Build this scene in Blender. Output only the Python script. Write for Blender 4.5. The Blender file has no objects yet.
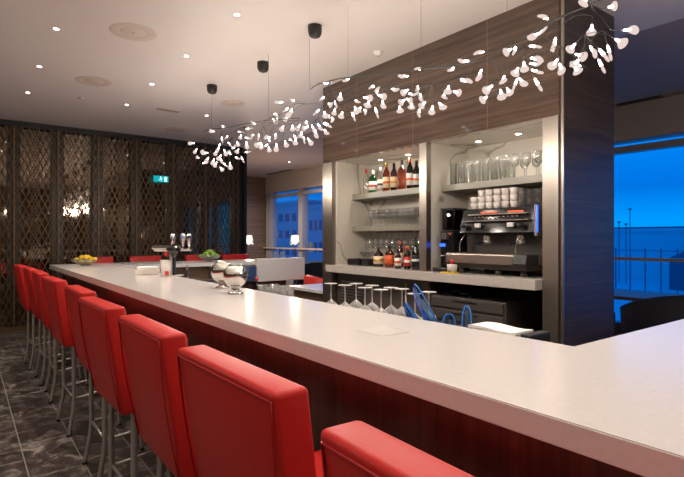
import bpy, bmesh, math, random
from mathutils import Vector, Matrix
random.seed(7)
S = bpy.context.scene
COL = S.collection
PI = math.pi

# ------------------------------------------------------------------ camera
CAM = Vector((0, 0, 1.45))
TH = math.atan2(379, 500)
FW = Vector((math.sin(TH), math.cos(TH), 0)); RT = Vector((math.cos(TH), -math.sin(TH), 0))
cd = bpy.data.cameras.new('camera'); cam = bpy.data.objects.new('camera', cd); COL.objects.link(cam)
cam.location = CAM; cam.rotation_euler = (PI/2, 0, -TH)
cd.sensor_width = 36; cd.lens = 36*500/684; cd.clip_end = 500; cd.clip_start = .02
S.camera = cam

def at(u, v, X=None, Y=None, Z=None):
    d = FW + RT*((u-342)/500) + Vector((0, 0, (238.5-v)/500))
    t = X/d.x if X is not None else (Y/d.y if Y is not None else (Z-CAM.z)/d.z)
    return CAM + d*t

# ------------------------------------------------------------------ materials
MT = {}
def nt(name):
    m = bpy.data.materials.new(name); m.use_nodes = True
    n = m.node_tree; n.nodes.clear()
    out = n.nodes.new('ShaderNodeOutputMaterial')
    MT[name] = m
    return m, n, out
def mat(name, c, r=.5, metal=0, spec=.5, coat=0, bump=0, bscale=200, emis=None, es=0, var=0, vscale=8):
    m, n, out = nt(name)
    p = n.nodes.new('ShaderNodeBsdfPrincipled'); n.links.new(p.outputs[0], out.inputs[0])
    p.inputs['Base Color'].default_value = (*c, 1); p.inputs['Roughness'].default_value = r
    p.inputs['Metallic'].default_value = metal; p.inputs['Specular IOR Level'].default_value = spec
    p.inputs['Coat Weight'].default_value = coat; p.inputs['Coat Roughness'].default_value = .06
    if emis: p.inputs['Emission Color'].default_value = (*emis, 1); p.inputs['Emission Strength'].default_value = es
    if bump or var:
        tc = n.nodes.new('ShaderNodeTexCoord')
    if bump:
        no = n.nodes.new('ShaderNodeTexNoise'); no.inputs['Scale'].default_value = bscale
        n.links.new(tc.outputs['Object'], no.inputs['Vector'])
        b = n.nodes.new('ShaderNodeBump'); b.inputs['Strength'].default_value = bump; b.inputs['Distance'].default_value = .002
        n.links.new(no.outputs[0], b.inputs['Height']); n.links.new(b.outputs[0], p.inputs['Normal'])
    if var:
        no = n.nodes.new('ShaderNodeTexNoise'); no.inputs['Scale'].default_value = vscale; no.inputs['Detail'].default_value = 5
        n.links.new(tc.outputs['Object'], no.inputs['Vector'])
        cr = n.nodes.new('ShaderNodeValToRGB')
        cr.color_ramp.elements[0].position = .3; cr.color_ramp.elements[1].position = .7
        cr.color_ramp.elements[0].color = (*[x*(1-var) for x in c], 1); cr.color_ramp.elements[1].color = (*[min(1, x*(1+var)) for x in c], 1)
        n.links.new(no.outputs[0], cr.inputs[0]); n.links.new(cr.outputs[0], p.inputs['Base Color'])
    return m
def wood(name, c1, c2, scale, r=.25, coat=.5, joints=None):
    """grain stretched by scale (x,y,z); joints=(axis list of (axis, offset, period)) thin dark seams"""
    m, n, out = nt(name)
    p = n.nodes.new('ShaderNodeBsdfPrincipled'); n.links.new(p.outputs[0], out.inputs[0])
    tc = n.nodes.new('ShaderNodeTexCoord'); mp = n.nodes.new('ShaderNodeMapping'); mp.inputs['Scale'].default_value = scale
    n.links.new(tc.outputs['Object'], mp.inputs[0])
    no = n.nodes.new('ShaderNodeTexNoise'); no.inputs['Scale'].default_value = 1; no.inputs['Detail'].default_value = 6; no.inputs['Roughness'].default_value = .6
    n.links.new(mp.outputs[0], no.inputs['Vector'])
    cr = n.nodes.new('ShaderNodeValToRGB'); cr.color_ramp.elements[0].position = .32; cr.color_ramp.elements[1].position = .68
    cr.color_ramp.elements[0].color = (*c1, 1); cr.color_ramp.elements[1].color = (*c2, 1)
    n.links.new(no.outputs[0], cr.inputs[0]); last = cr.outputs[0]
    if joints:
        sx = n.nodes.new('ShaderNodeSeparateXYZ'); n.links.new(tc.outputs['Object'], sx.inputs[0])
        for ax, off, per in joints:
            a = n.nodes.new('ShaderNodeMath'); a.operation = 'SUBTRACT'; a.inputs[1].default_value = off-50*per; n.links.new(sx.outputs[ax], a.inputs[0])
            q = n.nodes.new('ShaderNodeMath'); q.operation = 'MODULO'; q.inputs[1].default_value = per; n.links.new(a.outputs[0], q.inputs[0])
            l = n.nodes.new('ShaderNodeMath'); l.operation = 'LESS_THAN'; l.inputs[1].default_value = .006; n.links.new(q.outputs[0], l.inputs[0])
            mx = n.nodes.new('ShaderNodeMixRGB'); mx.inputs[2].default_value = (*[x*1.5 for x in c2], 1)
            n.links.new(l.outputs[0], mx.inputs[0]); n.links.new(last, mx.inputs[1]); last = mx.outputs[0]
    n.links.new(last, p.inputs['Base Color'])
    p.inputs['Roughness'].default_value = r; p.inputs['Coat Weight'].default_value = coat; p.inputs['Coat Roughness'].default_value = .08
    return m
def glass(name, tint=(1, 1, 1), refl=.06, rough=.0, edge=.55, glint=0):
    m, n, out = nt(name)
    t = n.nodes.new('ShaderNodeBsdfTransparent'); t.inputs[0].default_value = (*tint, 1)
    g = n.nodes.new('ShaderNodeBsdfGlossy'); g.inputs['Roughness'].default_value = rough
    lw = n.nodes.new('ShaderNodeLayerWeight'); lw.inputs[0].default_value = .25
    mr = n.nodes.new('ShaderNodeMapRange'); mr.inputs[3].default_value = refl; mr.inputs[4].default_value = edge
    n.links.new(lw.outputs['Fresnel'], mr.inputs[0])
    x = n.nodes.new('ShaderNodeMixShader'); n.links.new(mr.outputs[0], x.inputs[0]); n.links.new(t.outputs[0], x.inputs[1]); n.links.new(g.outputs[0], x.inputs[2])
    if glint:  # white mixed into the glass colour, stronger at edges, for bright highlights
        df = n.nodes.new('ShaderNodeBsdfTranslucent'); df2 = n.nodes.new('ShaderNodeBsdfDiffuse'); ad = n.nodes.new('ShaderNodeMixShader'); ad.inputs[0].default_value = .6
        df.inputs[0].default_value = (.9, .88, .84, 1); df2.inputs[0].default_value = (.9, .88, .84, 1)
        n.links.new(df.outputs[0], ad.inputs[1]); n.links.new(df2.outputs[0], ad.inputs[2])
        y = n.nodes.new('ShaderNodeMixShader'); mf = n.nodes.new('ShaderNodeMath'); mf.operation = 'MULTIPLY_ADD'; mf.inputs[1].default_value = glint*2.2; mf.inputs[2].default_value = glint*.6
        n.links.new(lw.outputs['Facing'], mf.inputs[0]); n.links.new(mf.outputs[0], y.inputs[0])
        n.links.new(x.outputs[0], y.inputs[1]); n.links.new(ad.outputs[0], y.inputs[2]); x = y
    n.links.new(x.outputs[0], out.inputs[0])
    return m
def emit(name, c, s):
    m, n, out = nt(name)
    e = n.nodes.new('ShaderNodeEmission'); e.inputs[0].default_value = (*c, 1); e.inputs[1].default_value = s
    n.links.new(e.outputs[0], out.inputs[0]); return m

mat('ceiling_paint', (.72, .655, .61), .5, spec=.4)
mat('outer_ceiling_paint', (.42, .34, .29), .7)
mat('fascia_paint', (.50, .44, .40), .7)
mat('dark_paint', (.045, .036, .032), .6)
mat('red_leather', (.56, .022, .018), .42, spec=.3, bump=.25, bscale=260)
mat('red_welt', (.42, .008, .008), .45)
mat('brushed_steel', (.50, .46, .42), .30, 1)
mat('tube_steel', (.66, .62, .58), .38, .9)
mat('polished_silver', (.62, .58, .54), .06, 1)
mat('chrome', (.85, .83, .80), .08, 1)
mat('trim_steel', (.42, .375, .32), .32, 1, bump=.05)
mat('quartz', (.70, .66, .625), .18, spec=.5, var=.03, vscale=60)
mat('shelf_stone', (.27, .26, .205), .25)
mat('worktop_stone', (.54, .49, .44), .25, var=.05, vscale=30)
mat('black_plastic', (.012, .012, .013), .35)
mat('black_gloss', (.01, .01, .011), .12)
mat('dark_grey_metal', (.085, .074, .066), .42, .2)
mat('fridge_brown', (.13, .105, .085), .4, .2)
mat('canopy_black', (.025, .024, .022), .5)
mat('bronze', (.155, .097, .045), .5, .45)
mat('post_black', (.012, .010, .009), .4)
mat('dark_mirror', (.26, .215, .17), .035, 1)
mat('white_ceramic', (.80, .76, .70), .25)
mat('cream_plastic', (.75, .70, .62), .4)
mat('lemon_skin', (.90, .60, .02), .4, bump=.3, bscale=150)
mat('lime_skin', (.20, .36, .025), .35, bump=.2, bscale=150)
mat('leaf_green', (.10, .24, .05), .5)
mat('blue_plastic', (.04, .24, .74), .25)
mat('paper', (.86, .83, .78), .7)
mat('grey_vinyl', (.60, .565, .53), .3)
mat('speaker_grille', (.60, .50, .42), .7)
mat('navy_fabric', (.012, .014, .022), .8)
mat('table_wood', (.20, .11, .06), .35)
mat('snow', (.75, .80, .85), .8)
mat('far_building', (.14, .18, .25), .8)
mat('terminal_cladding', (.42, .52, .56), .8)
mat('frame_paint', (.33, .31, .31), .4)
mat('rail_steel', (.62, .48, .38), .4, .2)
mat('orange_label', (.75, .12, .02), .4)
mat('cream_label', (.80, .66, .42), .5)
mat('white_label', (.85, .83, .78), .5)
mat('red_label', (.62, .03, .03), .4)
mat('yellow_plastic', (.85, .60, .02), .4)
mat('exit_teal', (.0, .16, .17), .4, emis=(.0, .35, .38), es=.8)
mat('exit_white', (.8, .9, .9), .4, emis=(.5, .9, .95), es=.8)
mat('gold_foil', (.75, .42, .10), .3, .8)
mat('drip_grey', (.27, .28, .26), .4, var=.5, vscale=28)
emit('led_red', (1, .10, .04), 2.2)
emit('led_blue', (.03, .10, 1), 2.5)
emit('bulb_glow', (1, .80, .73), .66)
emit('bulb_core', (1, .93, .86), 10)
emit('lamp_glow', (1, .80, .66), 5)
emit('downlight_glow', (1, .95, .9), 14)
emit('window_glow', (1, .70, .42), .16)
wood('espresso_wood', (.040, .024, .016), (.115, .072, .048), (1.2, 1.2, 26), .22, .6, joints=[(2, 2.36, .315), (1, 2.6, .87)])
wood('column_wood', (.030, .020, .015), (.085, .058, .044), (1.2, 1.2, 26), .34, .05, joints=[(2, 2.36, .63)])
wood('mahogany', (.060, .016, .010), (.16, .046, .028), (30, 30, .7), .34, .25)
wood('brown_wood', (.10, .055, .03), (.20, .12, .07), (2, 2, 18), .4, .2)
wood('wall_wood', (.09, .055, .035), (.20, .13, .085), (1.0, 1.0, 30), .5, .1)
glass('clear_glass', (.95, .96, .95), .09, .05, .75, .07)
glass('bowl_glass', (.92, .95, .95), .08, .02, .6)
glass('pane_glass', (.95, .97, .98), .02, 0, .22)
glass('blue_glass', (.40, .66, .95), .10, .05, .6)
glass('stem_glass', (.95, .96, .95), .10, .05, .75, .38)
glass('green_glass', (.08, .62, .22), .10, .02, .6)
glass('amber_glass', (.62, .20, .03), .10, .02, .5)
glass('brown_glass', (.22, .07, .02), .10, .02, .5)
glass('dark_glass', (.05, .05, .03), .10, .02, .5)

def marble():
    m, n, out = nt('marble')
    p = n.nodes.new('ShaderNodeBsdfPrincipled'); n.links.new(p.outputs[0], out.inputs[0])
    tc = n.nodes.new('ShaderNodeTexCoord')
    no = n.nodes.new('ShaderNodeTexNoise'); no.inputs['Scale'].default_value = .9; no.inputs['Detail'].default_value = 2.5; no.inputs['Distortion'].default_value = .6
    n.links.new(tc.outputs['Object'], no.inputs['Vector'])
    s = n.nodes.new('ShaderNodeMath'); s.operation = 'SUBTRACT'; s.inputs[1].default_value = .5; n.links.new(no.outputs[0], s.inputs[0])
    a = n.nodes.new('ShaderNodeMath'); a.operation = 'ABSOLUTE'; n.links.new(s.outputs[0], a.inputs[0])
    cr = n.nodes.new('ShaderNodeValToRGB'); cr.color_ramp.elements[0].position = 0; cr.color_ramp.elements[1].position = .010
    cr.color_ramp.elements[0].color = (.30, .27, .22, 1); cr.color_ramp.elements[1].color = (.62, .58, .50, 1)
    n.links.new(a.outputs[0], cr.inputs[0]); n.links.new(cr.outputs[0], p.inputs['Base Color']); p.inputs['Roughness'].default_value = .2
marble()
def floor_mat():
    m, n, out = nt('slate_tiles')
    p = n.nodes.new('ShaderNodeBsdfPrincipled'); n.links.new(p.outputs[0], out.inputs[0])
    tc = n.nodes.new('ShaderNodeTexCoord'); mp = n.nodes.new('ShaderNodeMapping')
    mp.inputs['Rotation'].default_value = (0, 0, PI/2); mp.inputs['Location'].default_value = (.2, -.32+.305*20, 0)
    n.links.new(tc.outputs['Object'], mp.inputs[0])
    br = n.nodes.new('ShaderNodeTexBrick'); br.offset = .5
    for k, v in (('Scale', 1), ('Mortar Size', .0035), ('Brick Width', .61), ('Row Height', .305), ('Mortar Smooth', .1), ('Bias', 0)): br.inputs[k].default_value = v
    br.inputs['Color1'].default_value = (.65, .65, .65, 1); br.inputs['Color2'].default_value = (1.25, 1.25, 1.25, 1); br.inputs['Mortar'].default_value = (1, 1, 1, 1)
    n.links.new(mp.outputs[0], br.inputs['Vector'])
    no = n.nodes.new('ShaderNodeTexNoise'); no.inputs['Scale'].default_value = 6.5; no.inputs['Detail'].default_value = 10; no.inputs['Roughness'].default_value = .65; no.inputs['Distortion'].default_value = 1.2
    n.links.new(tc.outputs['Object'], no.inputs['Vector'])
    cr = n.nodes.new('ShaderNodeValToRGB'); e = cr.color_ramp.elements
    e[0].position = .35; e[0].color = (.022, .018, .016, 1); e[1].position = .66; e[1].color = (.34, .30, .26, 1)
    x = e.new(.52); x.color = (.075, .062, .052, 1)
    n.links.new(no.outputs[0], cr.inputs[0])
    mu = n.nodes.new('ShaderNodeMixRGB'); mu.blend_type = 'MULTIPLY'; mu.inputs[0].default_value = 1
    n.links.new(cr.outputs[0], mu.inputs[1]); n.links.new(br.outputs[0], mu.inputs[2])
    mx = n.nodes.new('ShaderNodeMixRGB'); mx.inputs[2].default_value = (.34, .31, .28, 1)
    n.links.new(br.outputs['Fac'], mx.inputs[0]); n.links.new(mu.outputs[0], mx.inputs[1])
    n.links.new(mx.outputs[0], p.inputs['Base Color']); p.inputs['Roughness'].default_value = .38
    b = n.nodes.new('ShaderNodeBump'); b.inputs['Strength'].default_value = .25; b.inputs['Distance'].default_value = .004
    n.links.new(no.outputs[0], b.inputs['Height']); n.links.new(b.outputs[0], p.inputs['Normal'])
floor_mat()

# ------------------------------------------------------------------ geometry helpers
def box(bm, x0, x1, y0, y1, z0, z1, bev=0, seg=2):
    r = bmesh.ops.create_cube(bm, size=1)
    vs = r['verts']
    bmesh.ops.scale(bm, vec=(abs(x1-x0), abs(y1-y0), abs(z1-z0)), verts=vs)
    bmesh.ops.translate(bm, vec=((x0+x1)/2, (y0+y1)/2, (z0+z1)/2), verts=vs)
    if bev:
        es = list({e for v in vs for e in v.link_edges})
        bmesh.ops.bevel(bm, geom=es, offset=bev, segments=seg, affect='EDGES', profile=.5)
    return bm
def lathe(bm, prof, c=(0, 0, 0), n=20, axis='Z', scale=(1, 1, 1)):
    rings = []
    for r, z in prof:
        if r < 1e-6: rings.append([bm.verts.new((0, 0, z))])
        else: rings.append([bm.verts.new((r*math.cos(2*PI*i/n), r*math.sin(2*PI*i/n), z)) for i in range(n)])
    for a, b in zip(rings, rings[1:]):
        for i in range(n):
            j = (i+1) % n
            if len(a) == 1 and len(b) == 1: continue
            if len(a) == 1: bm.faces.new((a[0], b[j], b[i]))
            elif len(b) == 1: bm.faces.new((a[i], a[j], b[0]))
            else: bm.faces.new((a[i], a[j], b[j], b[i]))
    vs = [v for r in rings for v in r]
    for v in vs:
        x, y, z = v.co.x*scale[0], v.co.y*scale[1], v.co.z*scale[2]
        if axis == 'X': x, y, z = z, y, -x
        elif axis == 'Y': x, y, z = x, z, -y
        v.co = (x+c[0], y+c[1], z+c[2])
    for f in {f for v in vs for f in v.link_faces}: f.smooth = True
    return vs
def tube(bm, pts, r, n=8, caps=True):
    pts = [Vector(p) for p in pts]; rings = []
    up = None
    for i, p in enumerate(pts):
        d = (pts[min(i+1, len(pts)-1)]-pts[max(i-1, 0)]).normalized()
        if up is None: up = Vector((0, 0, 1)) if abs(d.z) < .9 else Vector((1, 0, 0))
        a = d.cross(up).normalized(); b = d.cross(a).normalized(); up = -b if b.length else up
        up = a.cross(d).normalized()
        rr = r[i] if isinstance(r, (list, tuple)) else r
        rings.append([bm.verts.new(p+a*rr*math.cos(2*PI*k/n)+up*rr*math.sin(2*PI*k/n)) for k in range(n)])
    for A, B in zip(rings, rings[1:]):
        for i in range(n):
            f = bm.faces.new((A[i], A[(i+1) % n], B[(i+1) % n], B[i])); f.smooth = True
    if caps: bm.faces.new(rings[0][::-1]); bm.faces.new(rings[-1])
def prism(bm, pts, z0, z1):
    b = [bm.verts.new((x, y, z0)) for x, y in pts]; t = [bm.verts.new((x, y, z1)) for x, y in pts]
    bm.faces.new(b[::-1]); bm.faces.new(t)
    for i in range(len(pts)):
        j = (i+1) % len(pts); bm.faces.new((b[i], b[j], t[j], t[i]))
def smooth_curve(pts, k=6):
    pts = [Vector(p) for p in pts]; out = []
    for i in range(len(pts)-1):
        p0 = pts[max(i-1, 0)]; p1 = pts[i]; p2 = pts[i+1]; p3 = pts[min(i+2, len(pts)-1)]
        for j in range(k):
            t = j/k
            out.append(.5*((2*p1)+(p2-p0)*t+(2*p0-5*p1+4*p2-p3)*t*t+(3*p1-p0-3*p2+p3)*t**3))
    out.append(pts[-1]); return out
def B(): return bmesh.new()
def obj(name, bm, m, parent=None, label=None, world=False):
    bmesh.ops.recalc_face_normals(bm, faces=bm.faces)
    me = bpy.data.meshes.new(name); bm.to_mesh(me); bm.free()
    me.materials.append(MT[m])
    o = bpy.data.objects.new(name, me); COL.objects.link(o)
    if parent is not None:
        o.parent = parent
        if world and parent.type == 'EMPTY':
            o.matrix_parent_inverse = Matrix.LocRotScale(parent.location, parent.rotation_euler, parent.scale).inverted()
    if label: o['label'] = label
    return o
def tag(o, label, cat, group=None):
    o['label'] = label; o['category'] = cat
    if group: o['group'] = group
    return o
def thing(name, label, cat, loc=(0, 0, 0), rz=0, group=None):
    o = bpy.data.objects.new(name, None); COL.objects.link(o); o.empty_display_size = .1
    o.location = loc; o.rotation_euler = (0, 0, rz)
    return tag(o, label, cat, group)
def dup(root, loc, rz=0, label=None, group=None, sc=None):
    def cp(o, par):
        c = o.copy(); COL.objects.link(c)
        if par is not None: c.parent = par
        for ch in list(o.children): cp(ch, c)
        return c
    r = cp(root, None); r.location = loc; r.rotation_euler = (0, 0, rz)
    if sc: r.scale = sc
    if label: r['label'] = label
    if group: r['group'] = group
    return r
def struct(name, bm, m):
    o = obj(name, bm, m); o['kind'] = 'structure'; return o
class Multi:
    """place() moves the prototype the first time, then copies it"""
    def __init__(s, proto): s.p = proto; s.used = False
    def place(s, loc, rz=0, label=None, group=None, sc=None):
        if not s.used:
            s.used = True; s.p.location = loc; s.p.rotation_euler = (0, 0, rz)
            if sc: s.p.scale = sc
            if label: s.p['label'] = label
            if group: s.p['group'] = group
            return s.p
        return dup(s.p, loc, rz, label, group, sc or (1, 1, 1))

# ================================================================== SETTING
ZC = 3.286; YW = 9.33; XS = 4.58; XWIN = 7.5; YEND = 13.8; XL = -4.0; YB = -2.4
b = B(); box(b, XL, XWIN+.3, YB, YEND, -.1, 0); struct('floor', b, 'slate_tiles')
b = B(); box(b, XL, 4.78, YB, YW, ZC, ZC+.2); struct('ceiling', b, 'ceiling_paint')
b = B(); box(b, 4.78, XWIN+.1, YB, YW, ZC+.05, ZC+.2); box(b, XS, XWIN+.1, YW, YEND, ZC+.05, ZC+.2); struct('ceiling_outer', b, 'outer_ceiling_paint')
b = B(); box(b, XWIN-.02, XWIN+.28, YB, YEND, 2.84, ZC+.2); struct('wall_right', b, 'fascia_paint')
b = B(); box(b, XL-.1, XL, YB, YW+.2, 0, ZC+.2); struct('wall_left', b, 'wall_wood')
b = B(); box(b, XL, XWIN+.3, YB-.1, YB, 0, ZC+.2); struct('wall_back', b, 'wall_wood')
b = B(); box(b, XL, XS, YW+.12, YW+.25, 0, ZC+.2); struct('wall_front', b, 'dark_paint')
b = B(); box(b, XS-.12, XS, YW+.25, YEND, 0, ZC+.2); struct('wall_side', b, 'dark_paint')
b = B(); box(b, XS, XWIN+.28, YEND, YEND+.1, 0, ZC+.2); struct('wall_far', b, 'wall_wood')
b = B(); box(b, XL, XS, YW-.06, YW-.03, 3.215, ZC); struct('trim_1', b, 'post_black')
b = B(); box(b, XL, XS, YW-.07, YW+.10, 0, .07); struct('baseboard_front', b, 'bronze')
# lattice wall: tinted mirror panes between dark posts, bronze lattice screens before them
postX = [.634-.62*k for k in range(7, 0, -1)]+[.634, 1.238, 1.838, 2.459, 3.118, 3.738, 4.43]
k = 0
for i, px_ in enumerate(postX):
    if px_ < -1.5: continue
    b = B(); box(b, px_-.085, px_+.085, YW+.0, YW+.11, .07, 3.215)
    k += 1; struct('trim_%d' % (k+1), b, 'post_black')
spans = [(a+.09, c-.09) for a, c in zip(postX, postX[1:]) if a > -1.6]
pw = ['beside the far end of the red stool row', 'second from the left edge of the photo', 'behind the bowl of lemons', 'behind the white napkin box', 'behind the beer tap', 'just right of the beer tap', 'behind the bowl of limes', 'at the right end of the screen wall']
vis = 0
for i, (x0, x1) in enumerate(spans):
    b = B(); box(b, x0, x1, YW+.09, YW+.105, .07, 3.215)
    o = obj('mirror_pane', b, 'dark_mirror')
    tag(o, 'dark tinted mirror pane between black posts, seen through the bronze lattice wall', 'mirror', 'tinted mirror panes behind the lattice')
def seg_bar(b, x0, z0, x1, z1, y, w, d):
    dx, dz = x1-x0, z1-z0; L = math.hypot(dx, dz)
    if L < .01: return
    nx, nz = -dz/L*w/2, dx/L*w/2
    vs = []
    for yy in (y, y+d):
        vs.append([b.verts.new(p) for p in ((x0+nx, yy, z0+nz), (x1+nx, yy, z1+nz), (x1-nx, yy, z1-nz), (x0-nx, yy, z0-nz))])
    f, g = vs
    b.faces.new(f); b.faces.new(g[::-1])
    for a in range(4):
        c = (a+1) % 4; b.faces.new((f[a], g[a], g[c], f[c]))
def lattice(b, x0, x1, z0, z1, cw, ch, y, w, d):
    for sgn in (1, -1):
        s = ch/cw; n0 = int((x0*s*-1 - (z1-z0))/ch)-400
        # lines z = sgn*s*x + c, spaced ch in c
        cs = [z0-sgn*s*x0, z0-sgn*s*x1, z1-sgn*s*x0, z1-sgn*s*x1]
        c = math.floor(min(cs)/ch)*ch
        while c <= max(cs):
            pts = []
            for X in (x0, x1):
                z = sgn*s*X+c
                if z0 <= z <= z1: pts.append((X, z))
            for Z in (z0, z1):
                X = (Z-c)/(sgn*s)
                if x0 < X < x1: pts.append((X, Z))
            if len(pts) >= 2: seg_bar(b, *pts[0], *pts[1], y, w, d)
            c += ch
sx = [p for p in postX if p > -1.6]
LB = ['furthest left, mostly outside the photo', 'left of the photo edge', 'left of the photo edge, hidden']
nv = 0
where = {0: 'beyond the left frame edge', 1: 'beyond the left frame edge, next to the first bay in view'}
for i, (x0, x1) in enumerate(zip(sx, sx[1:])):
    nm = {-1: ''}
    t = thing('lattice_screen', '', 'screen', ((x0+x1)/2, YW-.03, 0), group='bronze lattice screens along the far wall')
    b = B(); lattice(b, x0+.012, x1-.012, .07, 3.215, .105, .20, YW-.045, .0085, .008); obj('front_lattice', b, 'bronze', t, world=True)
    b = B(); lattice(b, x0+.012+.03, x1-.012, .07, 3.215, .075, .20, YW-.012, .0065, .006); obj('rear_lattice', b, 'bronze', t, world=True)
    b = B(); box(b, x0, x0+.012, YW-.05, YW-.0, .07, 3.215); box(b, x1-.012, x1, YW-.05, YW-.0, .07, 3.215); obj('side_frame', b, 'bronze', t, world=True)
    c = (x0+x1)/2
    lab = {0.3: 'at the left photo edge', .93: 'behind the last red stools', 1.53: 'behind the bowl of lemons', 2.15: 'behind the white napkin box', 2.79: 'directly behind the beer tap', 3.43: 'behind the left part of the lime bowl', 4.08: 'at the right end of the wall, under the chandelier tip'}
    kk = min(lab, key=lambda q: abs(q-c))
    t['label'] = 'bronze diamond lattice screen panel '+(lab[kk] if abs(kk-c) < .2 else 'of the far wall, outside the photo on the left')
b = B(); box(b, 4.52, XS+.0, YW-.10, YW+.12, 0, ZC); struct('trim_20', b, 'post_black')

# windows : plane X = XWIN ; bays between mullions
b = B(); box(b, XWIN-.03, XWIN+.12, YB, YEND, 2.67, 2.76); struct('trim_21', b, 'frame_paint')
b = B(); box(b, XWIN-.10, XWIN+.06, YB, YEND, 1.145, 1.185); struct('trim_22', b, 'rail_steel')
b = B(); box(b, XWIN-.05, XWIN+.15, YB, YEND, 0, .25); struct('baseboard_right', b, 'frame_paint')
mull = [13.55, 11.75, 9.95, 8.15, 6.35, 4.55, .95, -1.2]
for i, y in enumerate(mull):
    w = .16 if i == 0 else .10
    b = B(); box(b, XWIN-.05, XWIN+.14, y-w, y+w, .25, 2.84); struct('trim_%d' % (23+i), b, 'frame_paint')
ys = sorted([YEND]+mull+[YB])
for i, (a, c) in enumerate(zip(ys, ys[1:])):
    if c-a < .5: continue
    b = B(); box(b, XWIN+.03, XWIN+.04, a+.1, c-.1, .25, 2.84); struct('window_%d' % (i+1), b, 'pane_glass')

# ================================================================== OUTSIDE
b = B(); box(b, XWIN+3, 260, -160, 300, -4.2, -4.0); o = struct('ground_outside', b, 'snow')
def bld(x0, x1, y0, y1, z1, label, rows, cols, glow=0, m='terminal_cladding'):
    t = thing('airport_building', label, 'building', ((x0+x1)/2, (y0+y1)/2, -4))
    b = B(); box(b, x0, x1, y0, y1, -4, z1); box(b, x0-.3, x1+.3, y0-.3, y1+.3, z1, z1+.4); obj('wall', b, m, t, world=True)
    rr = random.Random(3)
    H = (z1+4)/(rows+.5)
    for r in range(rows):
        for c in range(cols):
            w = (y1-y0)/cols; yy = y0+c*w
            b = B(); box(b, x0-.06, x0+.02, yy+w*.2, yy+w*.75, -4+H*(r+.5), -4+H*(r+.95))
            obj('window', b, 'window_glow' if rr.random() < glow else 'far_building', t, world=True)
bld(34, 50, 52.5, 80, 5.9, 'dark blue terminal building with lit windows outside the far window, left', 4, 16, .25)
bld(33, 48, 40, 52.2, 5.0, 'lower terminal wing outside the far window, right', 3, 12, .25)
bld(70, 84, 8, 60, 2.35, 'long pale airport hangar across the right window', 0, 0, .0, 'snow')
bld(92, 96, 8, 90, 3.0, 'dark strip of distant buildings just above the pale hangar roof', 0, 0, .0, 'far_building')
# dark hangar roof at right edge
t = thing('hangar', 'dark hangar with sloping roof at the right edge of the right window', 'building', (62, 15, -4))
b = B(); prism(b, [(0, 0), (14, 0), (14, 3.4), (7, 7.0), (0, 3.4)], 0, 1)
for v in b.verts: v.co = (60+v.co.z*8, 21.4-v.co.x, -4+v.co.y)
obj('roof', b, 'far_building', t, world=True)
for i, (u, top) in enumerate([(630, 209), (619, 222), (626, 224)]):
    p = at(u, 236, X=64)
    t = thing('lamp_post', ['tall floodlight mast seen in the right window', 'short lamp post nearest the wooden column outside the right window', 'short lamp post just left of the tall floodlight mast'][i], 'lamp post', (p.x, p.y, -4))
    zt = at(u, top, X=64).z+4
    b = B(); tube(b, [(0, 0, 0), (0, 0, zt)], .05); obj('pole', b, 'far_building', t)
    b = B(); box(b, -.08, .08, -.16, .16, zt-.1, zt+.08); obj('lamp_head', b, 'far_building', t)
t = thing('airfield_fence', 'low dark post fence on the snow outside the right window', 'fence', (50, 22, -4))
for k in range(16):
    b = B(); y = 12+k*1.3; box(b, 49.95, 50.05, y-.04, y+.04, -4, .55); obj('post', b, 'far_building', t, world=True)
b = B(); box(b, 49.97, 50.03, 12, 31.6, .30, .36); obj('rail', b, 'far_building', t, world=True)

# ================================================================== BAR
zb = 1.07
X0, X1 = 1.0, 1.71
t = thing('bar_countertop', 'long white quartz bar counter running from the foreground to the lattice wall', 'bar counter', (1.35, 3.5, zb))
b = B()
out_ = [(X0, -1.2), (X1, -1.2), (X1, .1), (4.6, .1), (4.6, .906), (X1, .906), (X1, 7.6), (4.86, 7.6), (4.86, 8.35), (X0, 8.35)]
prism(b, out_, zb-.06, zb)
bmesh.ops.bevel(b, geom=[e for e in b.edges if abs(e.verts[0].co.z-e.verts[1].co.z) < 1e-4], offset=.003, segments=2, affect='EDGES')
obj('slab', b, 'quartz', t, world=True)
t = thing('bar_cabinet', 'dark red mahogany bar front under the white countertop behind the stools', 'bar base', (1.3, 3.5, 0))
b = B(); box(b, 1.20, 1.26, -1.2, 8.12, .12, zb-.06); obj('front_panel', b, 'mahogany', t, world=True)
b = B(); box(b, 1.23, 1.27, -1.2, 8.10, 0, .12); obj('plinth', b, 'dark_grey_metal', t, world=True)
b = B(); box(b, 1.27, 4.8, 8.06, 8.12, 0, zb-.06); obj('far_panel', b, 'mahogany', t, world=True)
b = B(); box(b, 1.27, 1.62, .85, 7.65, .0, .9); obj('inner_cabinet', b, 'brown_wood', t, world=True)
b = B(); box(b, 1.62, 3.9, 7.68, 7.9, .0, zb-.06); obj('inner_far_cabinet', b, 'brown_wood', t, world=True)
b = B(); box(b, 1.8, 4.5, .3, .85, .0, zb-.06); obj('return_cabinet', b, 'brown_wood', t, world=True)
b = B(); tube(b, [(1.12, -1.2, .22), (1.12, 8.1, .22)], .022, 10)
obj('foot_rail', b, 'tube_steel', t, world=True)
b = B(); box(b, 1.63, 2.14, 1.0, 7.3, .90, .93); box(b, 1.63, 1.66, 1.0, 7.3, .3, .9); box(b, 2.11, 2.14, 1.0, 7.3, .2, .9)
o = obj('underbar_shelf', b, 'brushed_steel'); tag(o, 'steel underbar work shelf behind the white counter, holding the upturned glasses', 'shelf')
# white stone end panel on the far leg
b = B(); box(b, 3.92, 4.88, 7.54, 7.598, .72, 1.11, .008)
o = obj('end_panel', b, 'cream_plastic'); tag(o, 'white stone panel at the far right end of the bar, left of the lounge', 'panel')
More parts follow.
